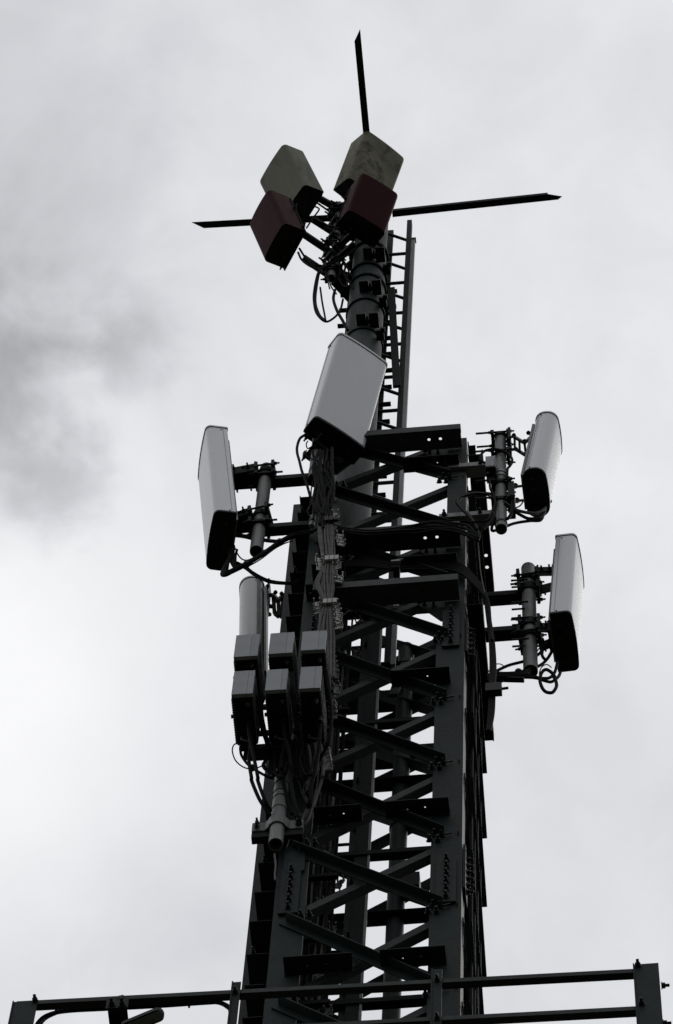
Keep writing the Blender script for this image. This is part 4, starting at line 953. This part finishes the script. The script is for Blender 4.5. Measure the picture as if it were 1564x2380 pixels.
for k, x, y, q in (('L2', 1358, 205, pR), ('L2', 1380, 430, pR), ('L2', 180, 290, pM), ('L2', 180, 515, pM), ('L1', 203, 405, pL), ('L1', 1358, 355, pK)):
    bolt(at(k, x, y, Y=ry(at(k, x, y, Y=RY).x)-.008), -EY, q, BOLTM)
for x, y in ((1495, 318), (1505, 540)): bolt(at('L2', x, y, Y=RY), EX, pR)
# bolted box clamp on the rail with a small floodlight
bc = thing('rail_bracket', 'square steel bracket with two bolts hung on the left guard rail', 'bracket', at('L1', 685, 520, Y=9.2))
x0, x1 = at('L1', 614, 420, Y=9.2).x, at('L1', 740, 420, Y=9.2).x; zt1, zt0 = at('L1', 680, 388, Y=9.2).z, at('L1', 680, 445, Y=9.2).z
pl_ = MB().bx((x0, 9.195, zt0), (x1, 9.205, zt1)).build('front_plate', M['beam'], bc)
for x in (645, 705): bolt(at('L1', x, 425, Y=9.194), -EY, pl_)
MB().bx((x0+.01, 9.206, zt0-.01), (x1-.002, 9.36, zt0)).build('bottom_plate', M['steel2'], bc)
MB().cyl((at('L1', 680, 430, Y=9.2).x-.01, 9.2, zt1), (at('L1', 680, 430, Y=9.2).x+.02, 9.2, zt1+.012), .012, 8).build('strap', M['galv'], bc)
MB().bx(((x0+x1)/2-.02, 9.30, zt0-.5), ((x0+x1)/2+.02, 9.34, zt0-.01)).build('hanger', M['steel2'], bc)
fc = at('L1', 822, 518, Y=9.19); fl = thing('floodlight', 'small flat rounded floodlight head tilted below the left guard rail', 'lamp', fc)
ux_ = (at('L1', 905, 475, Z=fc.z)-at('L1', 735, 545, Z=fc.z)).normalized(); vx_ = EZ.cross(ux_)
pr = rounded(.20, .058, .026, .026, 5)
MB().prism(pr, fc, ux_, vx_, EZ, -.012, .016, False).build('housing', M['rrudark'], fl)
MB().prism([(x*.86+.012, y*.72) for x, y in pr], fc, ux_, vx_, EZ, -.016, -.0125, False).build('lens', M['galv'], fl)
MB().bar(fc-ux_*.09, fc-ux_*.16+EZ*.02, EZ, .03, .02).build('stem', M['steel2'], fl)
# conduits along that rail
for k in range(2):
    cable(path('L1', [(190+k*18, 600), (225+k*16, 520), (290+k*12, 478), (400, 458-k*6), (620, 446-k*5), (900, 431-k*5), (1180, 412-k*4), (1260, 410), (1312, 434-k*5), (1340-k*8, 470), (1335-k*10, 560), (1330, 640)], 9.255+.02*k), .012, 'black conduit strapped along the left guard rail', 'conduits on the left guard rail')
for x, y in ((325, 422), (1092, 390)):
    p = at('L1', x, y, Y=9.24); tag(MB().bx((p.x-.004, 9.238, p.z-.045), (p.x+.004, 9.262, p.z+.004)).build('cable_tie', M['cap']), 'cable tie round the left guard rail, %s one' % ('outer' if x < 600 else 'inner'), 'cable tie')

# ------------------------------------------------------------------ more cable clutter
random.seed(21)
for k in range(14):         # dark leads wandering down beside the left leg under the centre panel
    x = random.uniform(300, 520); y = random.uniform(420, 700); r = random.choice((.005, .007, .010))
    pts = [(x, y)]
    for q in range(5): pts.append((pts[-1][0]+random.uniform(-45, 45), pts[-1][1]+random.uniform(60, 130)))
    cable(path('L7', pts, random.uniform(9.43, 9.47)), r, 'dark lead wandering down the left leg under the centre panel', 'loose leads under the centre panel')
for k in range(8):          # slack loops under the radio units
    x = random.uniform(640, 1180); y = random.uniform(1600, 1700)
    cable(path('L6', [(x, y), (x+random.uniform(-50, 20), y+130), (x+random.uniform(-20, 60), y+290), (x+random.uniform(30, 120), y+330), (x+random.uniform(60, 150), y+200), (x+random.uniform(60, 150), y+40)], random.uniform(9.42, 9.5)), random.choice((.005, .007, .009)), 'slack cable loop hanging below the radio units', 'slack loops below the radio units')
for k in range(5):          # leads across the upper lattice towards the right leg
    dy = k*16
    cable(jit(path('K7', [(260, 930+dy*.4), (480, 955+dy*.5), (700, 935+dy*.6), (850, 905+dy), (1000, 885+dy), (1150, 900+dy), (1250, 930+dy), (1330, 990+dy*.5)], 9.465), .006), random.choice((.006, .009)), 'dark cable lying along the second ring beam towards the right leg', 'cables along the second ring beam')
for k in range(7):
    x = 690+random.uniform(-40, 120); y = 840+random.uniform(-30, 160)
    cable(path('K2', [(x, y), (x+random.uniform(-30, 30), y+50), (x+random.uniform(-30, 40), y+110), (x+random.uniform(0, 60), y+170), (x+random.uniform(20, 90), y+220)], random.uniform(9.8, 9.88)), random.choice((.006, .009)), 'dark lead tangled round the lower stub pipe', 'leads round the lower stub pipe')
# tape bands and ties on the hanging cables
for k_, x, y, Y, r in (('L6', 355, 1350, 9.32, .013), ('L6', 400, 1890, 9.46, .016), ('L6', 780, 1300, 9.31, .013), ('L6', 1245, 1300, 9.31, .013), ('M3', 905, 760, 9.52, .016), ('K4', 960, 1392, 9.58, .020), ('K4', 620, 1618, 9.62, .020), ('K4', 800, 1505, 9.6, .018), ('L5', 620, 1790, 9.85, .02), ('M3', 1060, 585, 9.545, .016)):
    p = at(k_, x, y, Y=Y); tag(MB().cyl(p-EZ*.012, p+EZ*.012, r, 12).build('cable_tie', M['cap']), 'black tie band gripping hanging cables', 'cable tie', 'tie bands on hanging cables')
